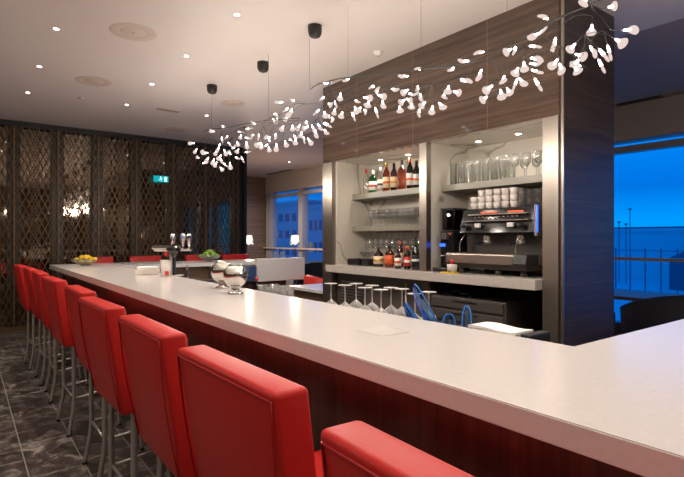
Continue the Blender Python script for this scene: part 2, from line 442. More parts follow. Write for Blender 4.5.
# metal box between bowls and white panel
t = thing('glass_washer', 'stainless glass washer under the far counter, left of the white end panel', 'appliance', (3.5, 7.5, .7))
b = B(); box(b, 3.12, 3.88, 7.45, 7.66, .74, 1.0, .01); obj('body', b, 'brushed_steel', t, world=True)
b = B(); box(b, 3.2, 3.5, 7.44, 7.455, .86, .96); obj('window', b, 'black_gloss', t, world=True)
b = B(); tube(b, [(3.25, 7.42, .84), (3.75, 7.42, .84)], .01); obj('handle', b, 'chrome', t, world=True)
# lower service counter beyond the back bar
t = thing('service_counter', 'low service counter with pale top and brown side, left of the bottle cabinet', 'counter', (4.0, 5.7, 0))
b = B(); box(b, 3.56, 4.7, 5.06, 5.95, .76, .80, .004); obj('top', b, 'quartz', t, world=True)
b = B(); box(b, 3.62, 4.6, 5.08, 5.9, 0, .76); obj('cabinet', b, 'brown_wood', t, world=True)

# ================================================================== BACK BAR UNIT
XF = 3.5; XBk = 4.3; Y0 = 1.94; Y1 = 5.0
YA = 2.10; YP0, YP1 = 3.29, 3.38; YL = 4.78; NT = 2.36; XN = 4.1; ZW = 1.14
t = thing('back_bar_cabinet', 'dark wood back bar cabinet wall with two lit marble niches and steel posts', 'cabinet', (3.9, 3.5, 0))
b = B(); box(b, XF, XBk, Y0+.03, Y1, NT+.03, ZC); box(b, XF, XF+.05, Y0+.03, Y1, NT, NT+.03); obj('upper_panelling', b, 'espresso_wood', t, world=True)
b = B(); box(b, XF+.005, XBk, Y0, Y0+.03, 0, ZC); obj('side_panelling', b, 'column_wood', t, world=True)
b = B(); box(b, XF+.03, XBk-.02, Y1-.03, Y1, 0, NT+.03); obj('end_panelling', b, 'espresso_wood', t, world=True)
b = B(); box(b, XF-.004, XBk-.05, Y0+.0, Y0+.008, 0, .001); 
b.free()
b = B(); box(b, XN, XN+.05, YA, YL+.04, ZW, NT+.03); obj('niche_back', b, 'marble', t, world=True)
b = B(); box(b, XF+.051, XN, YL, YL+.06, ZW, NT+.0); obj('niche_side', b, 'marble', t, world=True)
b = B(); box(b, XF+.06, XN, YP0+.0, YP1-.0, ZW, NT+.0); obj('niche_divider', b, 'marble', t, world=True)
b = B(); box(b, XF+.06, XN, YA-.06, YA, ZW, NT+.0); obj('niche_side', b, 'marble', t, world=True)
b = B(); box(b, XF+.051, XN+.05, YA-.06, YL+.06, NT, NT+.03); obj('niche_soffit', b, 'marble', t, world=True)
b = B(); box(b, XF-.006, XF+.05, Y0+.032, YA, 0, NT+.0, .002); obj('steel_post', b, 'trim_steel', t, world=True)
b = B(); box(b, XF-.006, XF+.059, YP0+.0, YP1+.0, ZW+.001, NT); obj('steel_post', b, 'trim_steel', t, world=True)
b = B(); box(b, XF-.006, XF+.05, YL+.03, Y1-.0, 0, NT); obj('steel_post', b, 'trim_steel', t, world=True)
b = B(); box(b, XF-.002, XF+.012, Y0-.006, Y0+.012, 0, ZC-.002); obj('corner_strip', b, 'trim_steel', t, world=True)
# shelves
b = B(); box(b, 3.78, XN, YP1, YL, 1.92, 1.985, .003); o1 = obj('shelf', b, 'shelf_stone', t, world=True)
b = B(); box(b, 3.78, XN, YP1, YL, 1.535, 1.595, .003); obj('shelf', b, 'shelf_stone', t, world=True)
b = B(); box(b, 3.70, XN, YA, YP0, 1.905, 1.965, .003); obj('shelf', b, 'shelf_stone', t, world=True)
# base: left fridge, right open bay
b = B(); box(b, XF+.08, XBk-.03, YP1-.05, YL+.06, .0, ZW-.08); obj('fridge_front', b, 'fridge_brown', t, world=True)
b = B(); box(b, XF+.02, XF+.08, YP1-.10, YP1-.05, 0, ZW-.08); obj('base_post', b, 'brown_wood', t, world=True)
b = B(); box(b, XN+.1, XBk-.03, Y0+.03, YP1-.05, 0, ZW-.08); obj('bay_back', b, 'espresso_wood', t, world=True)
b = B(); box(b, XBk-.03, XBk, Y0+.03, Y1-.03, 0, NT+.03); obj('rear_panelling', b, 'espresso_wood', t, world=True)
b = B(); box(b, XF+.06, XN+.1, YA, YP1-.1, .52, .56); obj('bay_shelf', b, 'espresso_wood', t, world=True)
b = B()
for k in range(12): box(b, XF+.07, XF+.08, YL-.45, YL-.05, .55+k*.035, .57+k*.035)
obj('vent_grille', b, 'brushed_steel', t, world=True)
b = B(); tube(b, [(XF+.05, 3.62, .45), (XF+.05, 3.62, 1.0)], .008); obj('door_handle', b, 'tube_steel', t, world=True)
b = B(); box(b, 3.40, XN, YA+.002, YL+.03, ZW-.08, ZW, .003)
o = obj('back_counter_top', b, 'worktop_stone'); tag(o, 'speckled stone shelf top of the back bar carrying the coffee machine and liquor bottles', 'counter')

# ================================================================== STOOLS
def make_stool():
    t = thing('bar_stool', 'x', 'bar stool')
    W = .53
    b = B(); box(b, -.19, .20, -.23, .23, .655, .77, .03, 3)
    for f in b.faces: f.smooth = True
    s = obj('seat', b, 'red_leather', t)
    b = B(); box(b, -.16, .18, -.20, .20, .642, .656); obj('seat_frame', b, 'dark_grey_metal', t)
    b = B(); box(b, -.085/2, .085/2, -W/2, W/2, .66, 1.15, .013, 3)
    for v in b.verts:
        k = (v.co.z-.66)/.49
        v.co.x += -.175-.075*k - .012*math.sin(k*PI) ; v.co.y *= (.90+.10*k)
    for f in b.faces: f.smooth = True
    bk = obj('backrest', b, 'red_leather', t)
    b = B()
    for side, xo in ((-1, -.0425), (1, .0425)):
        pts = []
        for (yy, zz) in ((-1, .68), (-1, 1.13), (1, 1.13), (1, .68)):
            k = (zz-.66)/.49
            pts.append((xo-.175-.075*k-.012*math.sin(k*PI), yy*(W/2-.012)*(.90+.10*k), zz))
        q = []
        for a, c in zip(pts, pts[1:]):
            for j in range(8):
                p = Vector(a).lerp(Vector(c), j/8); k = (p.z-.66)/.49
                p.x = xo-.175-.075*k-.012*math.sin(k*PI); q.append(p)
        q.append(Vector(pts[-1]))
        tube(b, q, .0032, 5)
    obj('seam', b, 'red_welt', bk)
    for sx_, fx, tx in ((-1, -.185, -.150), (1, .17, .15)):
        for sy in (-1, 1):
            b = B(); tube(b, smooth_curve([(tx, sy*.19, .65 if sx_ > 0 else .68), (tx, sy*.19, .40), (tx-.0*sx_, sy*.192, .22), (fx+.0, sy*.20, .012)], 5), .015, 9)
            l = obj('leg', b, 'tube_steel', t)
            b = B(); lathe(b, [(0, 0), (.016, 0), (.016, .014), (0, .014)], (fx, sy*.20, 0), 10); obj('foot_cap', b, 'black_plastic', l)
    b = B(); tube(b, [(.16, -.19, .30), (.16, .19, .30)], .010); obj('footrest', b, 'tube_steel', t)
    for sy in (-1, 1):
        b = B(); tube(b, [(-.145, sy*.19, .27), (.155, sy*.19, .30)], .008); obj('stretcher', b, 'tube_steel', t)
    b = B(); tube(b, [(-.145, -.19, .27), (-.145, .19, .27)], .008); obj('stretcher', b, 'tube_steel', t)
    return t
stool = Multi(make_stool())
far = [(.646, .44, -2), (1.38, .474, 1), (2.09, .485, 0), (2.87, .48, 2), (3.63, .52, 0), (4.6, .505, 2), (5.52, .515, -1), (6.18, .505, 0), (6.93, .475, 2)]
sl = ['red leather bar stool nearest the camera, cut off by the bottom edge of the photo',
      'red leather bar stool second from the camera, its seat showing under the white counter',
      'red leather bar stool third from the camera, its whole back in view',
      'red leather bar stool fourth from the camera, overlapping the one behind it',
      'red leather bar stool half hidden behind the fourth stool from the camera',
      'red leather bar stool sixth from the camera, in the middle of the row',
      'red leather bar stool third from the far end of the row',
      'red leather bar stool second from the far end of the row',
      'red leather bar stool at the far end of the row, nearest the lattice wall']
for (yf, x, r), l in zip(far, sl):
    stool.place((x+.29, yf-.265, 0), math.radians(r), l, 'red bar stools along the front of the bar')
fs = ['red bar stool beyond the bar, behind the lemon bowl', 'red bar stool beyond the bar, behind the white napkin box',
      'red bar stool beyond the bar, behind the lime bowl', 'red bar stool beyond the bar, right of the lime bowl']
for x, l in zip((1.72, 2.50, 3.46, 4.17), fs):
    stool.place((x, 8.66, 0), -PI/2, l, 'red bar stools at the far end of the bar')

# ================================================================== CEILING FITTINGS
def downlight(lab):
    t = thing('ceiling_downlight', lab, 'ceiling light')
    b = B(); lathe(b, [(.021, 0), (.032, -.003), (.040, 0)], n=20); obj('trim_ring', b, 'white_ceramic', t)
    b = B(); lathe(b, [(0, -.002), (.021, -.002)], n=20); obj('lens', b, 'downlight_glow', t)
    return t
dl = Multi(downlight('x'))
vis_l = {(.65, 5.0): 'recessed ceiling light nearest the top left corner of the photo', (.65, 6.2): 'recessed ceiling light in the left row, middle one',
 (.65, 7.4): 'recessed ceiling light in the left row, furthest from the camera', (1.79, 3.79): 'recessed ceiling light near the top edge, nearest in the second row',
 (1.79, 4.95): 'recessed ceiling light in the second row, above the left canopy', (1.79, 6.1): 'recessed ceiling light in the second row, third from the camera',
 (1.79, 7.25): 'recessed ceiling light in the second row, furthest from the camera', (2.9, 7.17): 'small recessed ceiling light just above the left tip of the chandelier'}
LIGHTS = []
def spot(loc, e, size=110, blend=.9, r=.04, c=(1, .88, .78), rot=(0, 0, 0)):
    d = bpy.data.lights.new('spot', 'SPOT'); d.energy = e; d.spot_size = math.radians(size); d.spot_blend = blend; d.shadow_soft_size = r; d.color = c
    o = bpy.data.objects.new('spot_light', d); COL.objects.link(o); o.location = loc; o.rotation_euler = rot; return o
def point(loc, e, r=.1, c=(1, .88, .78)):
    d = bpy.data.lights.new('point', 'POINT'); d.energy = e; d.shadow_soft_size = r; d.color = c
    o = bpy.data.objects.new('point_light', d); COL.objects.link(o); o.location = loc; return o
SPOT_E = 30
for (x, y), l in vis_l.items():
    dl.place((x, y, ZC-.001), 0, l, 'recessed lights in the pink ceiling'); spot((x, y, ZC-.02), SPOT_E)
for x, y in [(.65, 3.8), (.65, 2.6), (.65, 1.4), (.65, .2), (1.79, 2.6), (1.79, 1.4), (1.79, .2), (-.7, 5.0), (-.7, 2.6), (-.7, .2), (-2.2, 3.8), (-2.2, .2), (-2.2, 7.4), (-.7, 7.4), (.65, -1.2), (3.0, .6), (3.0, -1)]:
    o = dl.place((x, y, ZC-.001), 0, 'recessed ceiling light outside the photo', 'recessed lights outside the photo'); spot((x, y, ZC-.02), SPOT_E)
def speaker(r, lab, x, y):
    t = thing('ceiling_speaker', lab, 'ceiling speaker', (x, y, ZC), group='round ceiling speakers')
    b = B(); lathe(b, [(r*.55, 0), (r*.60, -.003), (r*.97, -.003), (r, 0)], n=40); obj('ring', b, 'speaker_grille', t)
    b = B(); lathe(b, [(0, -.006), (r*.5, -.006), (r*.55, 0)], n=40); o = obj('grille', b, 'speaker_grille', t)
    b = B(); lathe(b, [(0, -.010), (.006, -.009), (.008, -.005)], n=10); obj('screw', b, 'dark_grey_metal', o)
speaker(.20, 'large round beige ceiling speaker nearest the camera', 1.21, 4.67)
speaker(.20, 'round beige ceiling speaker further back on the left', 1.22, 6.41)
speaker(.17, 'round beige ceiling disc right of the leftmost black canopy', 2.92, 6.3)
speaker(.17, 'round ceiling disc near the far lattice wall', 2.86, 8.4)
t = thing('air_slot', 'short beige air slot in the ceiling near the lattice wall', 'vent', (2.34, 7.2, ZC)); b = B(); box(b, -.16, .16, -.05, .05, -.008, .0, .003); obj('grille', b, 'speaker_grille', t)
b = B()
for k in range(3): box(b, -.15, .15, -.035+k*.03, -.027+k*.03, -.010, -.007)
obj('slat', b, 'dark_grey_metal', t)
p = at(378, 52, Z=ZC)
t = thing('smoke_detector', 'small round smoke detector on the ceiling left of the dark wood wall', 'smoke detector', (p.x, p.y, ZC))
b = B(); lathe(b, [(0, -.035), (.03, -.035), (.045, -.015), (.05, 0)], n=20); obj('body', b, 'white_ceramic', t)
p = at(81, 98, Z=ZC)
t = thing('sprinkler', 'tiny ceiling sprinkler disc below the far ceiling speaker', 'sprinkler', (p.x, p.y, ZC))
b = B(); lathe(b, [(0, -.012), (.04, -.01), (.045, 0)], n=16); obj('cover', b, 'speaker_grille', t)
for (u0, u1, v, l) in ((616, 661, 101, 'long dark air slot in the dim ceiling right of the wooden column'), (266, 293, 172, 'dark air slot in the far lounge ceiling')):
    a = at(u0+2, v+3, Z=ZC+.05) if u0 > 400 else at(u0, 174, Z=ZC+.05); c = at(u1, v-4, Z=ZC+.05) if u0 > 400 else at(u1, 170, Z=ZC+.05)
    m_ = (a+c)/2; L = abs(c.y-a.y)+.05
    b = B(); box(b, m_.x-.06, m_.x+.06, m_.y-L/2, m_.y+L/2, ZC+.040, ZC+.0499)
    tag(obj('air_slot', b, 'black_plastic'), l, 'vent')
# back niche downlights
nl = []
for u, v, l in ((381, 160, 'small light in the left niche ceiling above the green bottle'), (410, 155, 'small light in the left niche ceiling beside the centre steel post'),
                (481, 142, 'left one of two bright lights in the right niche ceiling'), (523, 135, 'right one of two bright lights in the right niche ceiling')):
    p = at(u, v, Z=NT-.001)
    o = dl.place((min(p.x, 3.85), p.y, NT-.001), 0, l, 'lights in the niche ceilings', (1.15, 1.15, 1)); spot((min(p.x, 3.85), p.y, NT-.02), 5, 150, .8, .03, (1, .88, .74))

o = dl.place((3.9, 6.5, ZC-.001), 0, 'added recessed ceiling light above the lounge end of the bar, hidden by the chandelier', 'recessed lights in the pink ceiling'); spot((3.9, 6.5, ZC-.02), 110, 140)  # unseen downlight added to brighten the end panel of the bar
# lounge lights
for x, y in ((6.0, 12.6), (6.4, 10.6), (5.2, 11.8)):
    spot((x, y, ZC), 110, 150, .8)
    dl.place((x, y, ZC+.049), 0, 'recessed ceiling light over the far lounge', 'recessed lights over the lounge')

# ================================================================== CHANDELIERS
XC = 2.42
crops = {
 'A': ((180, 120, 8.67), [(130,200,45,205,1),(300,100,262,95,1),(365,45,380,65,1),(360,140,368,190,0),(415,135,398,155,0),(150,245,120,290,1),(165,330,145,320,1),(250,285,185,285,1),
   (190,380,235,360,1),(250,320,228,355,1),(350,200,330,250,.5),(320,250,305,300,1),(300,330,280,380,1),(320,360,300,400,1),(350,330,365,370,.6),(345,405,370,435,1),(430,360,440,430,1),
   (380,250,400,300,1),(445,300,420,275,1),(415,190,440,225,.3),(490,180,505,220,1),(450,250,475,230,.6),(510,250,490,280,1),(475,320,510,335,.2),(530,315,550,360,.2),(500,100,540,108,.4),
   (530,125,520,160,1),(575,180,580,240,1),(560,150,600,160,.4),(560,280,600,275,.1),(360,300,330,340,1),(345,230,320,270,.8),(375,370,405,400,.4),(220,300,190,270,1)]),
 'B': ((245, 100, 6.84), [(75,165,50,155,.4),(0,200,60,190,.1),(60,235,45,250,.8),(95,230,90,265,.2),(0,255,35,265,.4),(175,255,140,255,.9),(170,285,160,260,.9),(115,290,75,310,1),(115,295,108,330,1),
   (160,300,130,320,.1),(160,315,168,350,1),(210,225,210,260,.7),(215,290,213,345,1),(270,275,285,315,1),(300,50,270,75,.2),(325,55,305,95,.8),(330,75,290,110,1),(195,90,220,105,.7),(185,130,215,145,1),
   (225,120,205,155,1),(300,110,270,135,1),(265,15,210,15,.5),(340,5,320,2,.5),(265,175,248,205,1),(325,165,325,205,1),(380,165,355,200,1),(440,180,400,195,1),(420,140,420,165,.8),(330,240,350,260,.8),
   (345,260,345,300,1),(400,250,405,285,.2),(390,210,380,250,1),(425,255,455,300,1),(455,165,475,210,.7),(480,200,488,250,.8),(495,160,520,200,.6),(515,60,470,100,.1),(300,270,320,275,.6),
   (540,75,555,115,1),(540,150,585,180,.1),(540,200,560,230,.8)]),
 'C': ((320, 70, 7.95), [(20,105,90,105,.2),(235,70,195,88,.4),(40,210,5,235,.2),(165,175,158,235,1),(65,265,90,280,1),(115,240,130,290,.4),(120,305,110,350,1),(180,330,165,375,1),(40,340,35,370,1),
   (75,360,65,375,1),(20,420,80,450,.3),(95,370,100,405,.8),(280,240,300,255,.5),(275,285,290,340,1),(325,295,305,320,1),(250,330,275,390,.1),(340,215,405,225,1),(390,290,370,270,.8),(345,310,365,335,.8),
   (385,245,380,290,1),(435,290,460,370,.1),(435,130,405,135,.5),(450,185,455,150,.7),(450,195,515,215,1),(495,240,505,295,.9),(565,150,610,160,.6)]),
 'D': ((390, 50, 6.81), [(215,135,185,125,.5),(130,178,70,180,.5),(130,265,85,295,1),(105,335,70,360,1),(65,380,70,420,1),(190,240,185,290,.5),(120,295,165,305,.5),(110,330,145,350,.9),(150,360,145,395,1),
   (205,295,212,340,.6),(245,350,210,385,1),(200,400,195,440,.5),(290,375,283,430,1),(330,355,365,395,.9),(365,300,370,325,.8),(400,240,393,290,1),(425,280,475,293,1),(440,115,410,140,.6),(545,75,480,75,.5),(475,195,545,212,.5)]),
 'E': ((460, 30, 5.96), [(145,130,100,135,.4),(130,230,110,290,.6),(200,325,150,365,1),(165,395,130,420,1),(310,110,270,135,1),(330,95,325,130,.4),(495,10,420,45,.8),(405,95,470,100,.2),(570,40,555,110,.5),
   (380,185,385,240,1),(350,220,325,265,1),(415,165,480,175,.6),(410,200,470,200,.6),(420,235,480,255,.3),(440,280,480,350,.2),(345,285,320,345,.1),(345,280,385,325,.8),(265,270,255,310,.8),(240,350,250,405,1),
   (275,340,300,380,1),(590,170,540,220,1),(0,300,60,305,.3),(478,20,500,0,.1)]),
 'F': ((540, 0, 5.96), [(280,-10,255,25,1),(400,45,450,35,1),(485,180,570,178,.9),(445,230,500,262,1),(310,140,305,200,1),(95,220,78,290,.3),(215,255,175,300,1),(205,320,265,340,1),(235,350,200,390,1),(205,395,228,430,1),
   (295,270,330,325,.5),(345,345,380,420,.1),(345,285,400,350,.1),(400,260,425,355,.1),(110,345,70,400,.9),(115,370,130,430,.9),(50,115,10,95,.4),(245,395,200,380,.8)]),
}
CH_E = 4.6
for x, y in ((3.0, .1), (4.2, -.6), (1.2, -1.2)): point((x, y, 2.3), 9, .1, (1, .88, .78))  # added lamps with no fixture, out of view; brighten bar, column and ceiling
SB = [(1.0, 0), (.5, .12), (-.35, 0)]
def bulb_mesh(b, P, Q, face, flat):
    """flat teardrop lens from tip P to fat end Q, wide axis in 'face' plane"""
    L = .090; d = (Q-P).normalized()
    a = d.cross(face).normalized(); c = d.cross(a).normalized()
    prof = [(0, .0025), (.12, .004), (.25, .0065), (.38, .0115), (.50, .0175), (.62, .0225), (.74, .0245), (.86, .0215), (.95, .013), (1, 0)]
    n = 12; rings = []
    for s, r in prof:
        th = .30 if s > .3 else .30+.7*(1-s/.3)
        o = P+d*(s*L)
        if r == 0: rings.append([b.verts.new(o)])
        else: rings.append([b.verts.new(o+a*r*math.cos(2*PI*i/n)+c*r*th*math.sin(2*PI*i/n)) for i in range(n)])
    for A, C in zip(rings, rings[1:]):
        for i in range(n):
            j = (i+1) % n
            f = b.faces.new((A[i], A[j], C[j], C[i])) if len(C) > 1 else b.faces.new((A[i], A[j], C[0])); f.smooth = True
    b.faces.new(rings[0][::-1])
def chandelier(name_label, keys, stem_px, hubs_px, wires, canopies, loc):
    t = thing('branching_chandelier', name_label, 'chandelier', loc)
    rr = random.Random(11)
    sp = [at(u, v, X=XC) for u, v in stem_px]
    b = B(); tube(b, smooth_curve(sp, 5), .0045, 6); obj('stem', b, 'canopy_black', t, world=True)
    hubs = [at(u, v, X=XC) for u, v in hubs_px]; bw = [[] for _ in hubs]
    for k in keys:
        (x0, y0, sc), L = crops[k]
        for (tx, ty, fx, fy, w) in L:
            u, v, u2, v2 = x0+tx/sc, y0+ty/sc, x0+fx/sc, y0+fy/sc
            dX = rr.uniform(-.20, .20)
            P = at(u, v, X=XC+dX)
            r2 = (FW+RT*((u2-342)/500)+Vector((0, 0, (238.5-v2)/500))).normalized()
            # point on ray r2 at distance LL from P
            LL = .090*.80; w_ = CAM-P; bq = r2.dot(w_); cq = w_.dot(w_)-LL*LL; D = bq*bq-cq
            tt = -bq+(math.sqrt(D) if D > 0 else 0)*rr.choice((-1, 1)); Q = CAM+r2*tt
            view = (P-CAM).normalized()
            d = (Q-P).normalized(); side = d.cross(view)
            if side.length < .05: side = Vector((0, 0, 1))
            side.normalize()
            ang = math.acos(max(.0, min(1, w)))*rr.choice((-1, 1))
            fn = d.cross(side).normalized()         # axis near the view direction
            face = fn*math.cos(ang)+side*math.sin(ang)
            b = B(); bulb_mesh(b, P, Q, face, .3); o = obj('bulb', b, 'bulb_glow', t, world=True)
            b = B(); d_ = (Q-P).normalized(); tube(b, [P+d_*.010, P+d_*.026, P+d_*.042, P+d_*.052], [.0046, .0062, .0078, .004], 8); obj('led_core', b, 'bulb_core', o)
            hi = min(range(len(hubs)), key=lambda i: (hubs[i]-P).length+(.0 if hubs[i].z > P.z else .1))
            bw[hi].append((P-d*.0, d))
    for H, L in zip(hubs, bw):
        if not L: continue
        b = B()
        for P, d in L:
            e = P-d*.05; mid = (H+e)/2+Vector((rr.uniform(-.02, .02), rr.uniform(-.02, .02), .015))
            tube(b, [H, H.lerp(e, .5)+Vector((0, 0, .008)), e, P], .0013, 4, False)
        obj('branch', b, 'canopy_black', t, world=True)
    for u, v, top in wires:
        p = at(u, v, X=XC)
        b = B(); tube(b, [(p.x, p.y, p.z), (p.x+.0, p.y, ZC if top is None else top)], .0012, 4); obj('suspension_wire', b, 'canopy_black', t, world=True)
    for u, v in canopies:
        p = at(u, v, Z=ZC)
        b = B(); lathe(b, [(0, -.105), (.022, -.103), (.042, -.094), (.056, -.072), (.060, -.045), (.060, 0), (0, 0)], (p.x, p.y, ZC), 24); obj('canopy', b, 'canopy_black', t, world=True)
chandelier('branching chandelier of glowing teardrop bulbs on the left, hanging in front of the lattice wall', ['A', 'B'],
   [(203, 132), (211, 129), (224, 128), (245, 124), (268, 120.5), (285, 119), (299, 118)], [(211, 132), (222, 133), (232, 138), (246, 126), (262, 124), (276, 122), (288, 124), (299, 118), (309, 92), (306, 104), (318, 118)],
   [(211.5, 129, None), (268.5, 121, None), (309.5, 91, None)], [(212, 85.5), (263, 62.5)], (XC, 4.5, 2.6))
chandelier('long branching chandelier of glowing teardrop bulbs on the right, before the dark wood wall', ['C', 'D', 'E', 'F'],
   [(311, 89), (316, 85.5), (326, 82), (338, 79), (350, 77.5), (380, 73.5), (421, 69), (445, 67), (462, 65), (478, 60), (500, 50), (522, 38), (545, 25), (565, 15), (590, 5), (612, -6)],
   [(330, 81), (343, 79), (352, 88), (375, 78), (395, 86), (421, 70), (432, 84), (450, 75), (470, 75), (485, 80), (495, 66), (505, 50), (524, 48), (545, 38), (560, 46), (575, 16), (585, 34), (600, 31), (592, 8)],
   [(348, 78, None), (421, 69, None), (507, 47, None), (573, 12, None)], [(315, 26), (402, -30), (480, -80)], (XC, 2.6, 2.6))
# unseen lamps added at left, standing for a second chandelier row, brighten the ceiling
for i in range(14): point((-1.9+.2*math.sin(i*3.1), -1+i*.68, 2.1+.1*math.sin(i*2.3)), 4.2, .025, (1, .88, .78))
# the bulbs' light, carried by soft lamps in among them
for i in range(22):
    y = .9+i*.26; point((XC+.28*math.sin(i*2.7), y, 2.20+.06*math.sin(i*1.9)), CH_E, .025, (1, .88, .78))

# ================================================================== TABLEWARE KINDS
def wineglass_prof(h=.20, rb=.036, rf=.034):
    return [(0, 0), (rf, 0), (rf, .002), (.006, .006), (.0035, .012), (.0035, h*.42), (.008, h*.45), (rb*.8, h*.55), (rb, h*.70), (rb*.92, h*.88), (rb*.80, h), (rb*.78, h), (rb*.9, h*.87), (rb*.97, h*.70), (rb*.77, h*.56), (.0, h*.47)]
def glass_thing(name, prof, m, cat, lab='x', flip=False, n=16, H=0):
    b = B(); lathe(b, prof, n=n)
    if flip:
        for v in b.verts: v.co.z = H-v.co.z
    return tag(obj(name, b, m), lab, cat)
WG = Multi(glass_thing('wine_glass', wineglass_prof(.19), 'clear_glass', 'glass'))
G1 = 'small stemmed glass in the rows standing on the middle shelf of the bottle niche'
for r, x in enumerate((3.83, 3.91, 3.99)):
    for k in range(11): WG.place((x, 3.50+k*.098+.02*r, 1.5955), 0, G1, 'stemmed glasses on the middle shelf')
t2 = Multi(glass_thing('wine_glass', wineglass_prof(.20), 'clear_glass', 'glass', 'x', True, 16, .20))
for r, x in enumerate((3.82, 3.91, 4.00)):
    for k in range(11): t2.place((x, 3.50+k*.098+.02*r, 1.334), 0, 'upside-down stemmed glass hanging under the middle shelf of the bottle niche', 'glasses hanging under the middle shelf')
b = B()
for k in range(12):
    for x in (3.82,): box(b, 3.80, 4.05, 3.455+k*.098, 3.462+k*.098, 1.518, 1.535)
tag(obj('glass_rack', b, 'brushed_steel'), 'steel hanging glass rack fixed under the middle shelf of the bottle niche', 'rack')
# tall glasses on the right niche shelf
HB = Multi(glass_thing('tall_glass', [(0, 0), (.030, 0), (.034, .17), (.036, .21), (.033, .21), (.028, .012), (0, .012)], 'clear_glass', 'glass'))
for r, x in enumerate((3.77, 3.90)):
    for k in range(7): HB.place((x, 2.63+k*.094+.01*r, 1.9655), 0, 'tall straight glass standing in rows on the left half of the right niche shelf', 'tall glasses on the right niche shelf')
for r, x in enumerate((3.77, 3.92)):
    for k in range(4): WG.place((x, 2.18+k*.115, 1.9655), 0, 'stemmed glass on the right half of the shelf above the coffee machine', 'stemmed glasses above the coffee machine', (1.1, 1.1, 1.1))
# upturned wine glasses on the underbar shelf
UG = Multi(glass_thing('upturned_wine_glass', wineglass_prof(.235, .046, .042), 'stem_glass', 'glass', 'x', True, 20, .235))
ul = ['leftmost upturned wine glass behind the white counter', 'second upturned wine glass from the left, behind the counter', 'upturned wine glass fourth in the front row by the counter edge', 'upturned wine glass in the middle of the front row', 'upturned wine glass standing just left of the blue scoops',
      'upturned wine glass at the left end of the back row', 'upturned wine glass second in the back row', 'upturned wine glass with a wide gap on its left, third in the back row', 'upturned wine glass fourth in the back row', 'upturned wine glass behind the blue scoops']
for (u, v), l in zip([(331, 279.5), (345, 282), (365, 285), (381, 287.5), (415, 290)], ul[:5]):
    p = at(u, v, Z=.932+.235); UG.place((min(max(p.x, 1.77), 1.86), at(u, v, X=min(max(p.x, 1.77), 1.86)).y, .931), 0, l, 'upturned wine glasses behind the counter')
for (u, v), l in zip([(356, 280), (372, 282), (391, 280), (402, 283), (429, 286)], ul[5:]):
    x = 1.98; UG.place((x, at(u, v, X=x).y, .931), 0, l, 'upturned wine glasses behind the counter')
TB = Multi(glass_thing('tumbler', [(0, 0), (.032, 0), (.040, .12), (.038, .12), (.030, .012), (0, .012)], 'clear_glass', 'glass'))
tl = 0
for u, x, h in ((263, 1.85, 1), (270, 1.80, 1), (277, 1.79, 1), (283, 1.82, 1), (274, 1.95, 1), (284, 1.95, 1), (289, 1.90, 1)):
    p = at(u, 290, X=x); TB.place((x, p.y, .931), 0, 'clear tumbler in the cluster behind the counter right of the silver bowls', 'tumblers behind the counter', (1, 1, 1.35))
b = B(); lathe(b, [(0, 0), (.022, 0), (.022, .13), (.010, .16), (.010, .19), (0, .19)], n=14)
t = tag(obj('syrup_bottle', b, 'brown_glass'), 'small dark bottle with red cap behind the counter beside the silver bowls', 'bottle'); p = at(257, 290, X=1.84); t.location = (1.84, p.y, .931)
b = B(); lathe(b, [(0, .188), (.012, .188), (.012, .215), (0, .215)], n=12); obj('cap', b, 'red_label', t)

# ------------------------------------------------------------------ bottles
def bottle(lab, gm, lm, cm, h=.30, r=.037, neck=.013, sh=.62, sq=False, lz=(.15, .45), pour=False, capH=.05, group=None, band=None):
    t = thing('liquor_bottle', lab, 'bottle', group=group)
    n = 20
    prof = [(0, 0), (r*.95, 0), (r, .008), (r, h*sh), (r*.85, h*(sh+.07)), (neck*1.2, h*(sh+.18)), (neck, h*(sh+.22)), (neck, h-capH), (0, h-capH)]
    b = B(); lathe(b, prof, n=n)
    if sq:
        for v in b.verts:
            rr_ = math.hypot(v.co.x, v.co.y)
            if rr_ > r*.8:
                a = math.atan2(v.co.y, v.co.x); k = 1/max(abs(math.cos(a)), abs(math.sin(a))); k = min(k, 1.22); v.co.x *= k*.95; v.co.y *= k*.95
    g = obj('glass', b, gm, t)
    b = B(); lathe(b, [(neck+.002, h-capH), (neck+.003, h-capH), (neck+.003, h-.002), (0, h)], n=14); obj('cap', b, cm, t)
    if lm:
        k = 1.0
        b = B(); lathe(b, [(r+.0012, h*lz[0]), (r+.0018, h*lz[0]), (r+.0018, h*lz[1]), (r+.0012, h*lz[1])], n=n)
        if sq:
            for v in b.verts:
                a = math.atan2(v.co.y, v.co.x); kk = min(1/max(abs(math.cos(a)), abs(math.sin(a))), 1.22); v.co.x *= kk*.96; v.co.y *= kk*.96
        o = obj('label', b, lm, t)
        if band:
            b = B(); lathe(b, [(r+.002, h*(lz[0]+lz[1])/2-.012), (r+.0028, h*(lz[0]+lz[1])/2-.012), (r+.0028, h*(lz[0]+lz[1])/2+.012), (r+.002, h*(lz[0]+lz[1])/2+.012)], n=n)
            if sq:
                for v in b.verts:
                    a = math.atan2(v.co.y, v.co.x); kk = min(1/max(abs(math.cos(a)), abs(math.sin(a))), 1.22); v.co.x *= kk*.97; v.co.y *= kk*.97
            obj('emblem', b, band, o)
    if pour:
        b = B(); tube(b, [(0, 0, h-.005), (0, 0, h+.02), (.02, .01, h+.06)], .006); obj('pourer', b, 'black_plastic', t)
    return t
GS = 'liquor bottles on the top left shelf'
SH = 1.9855
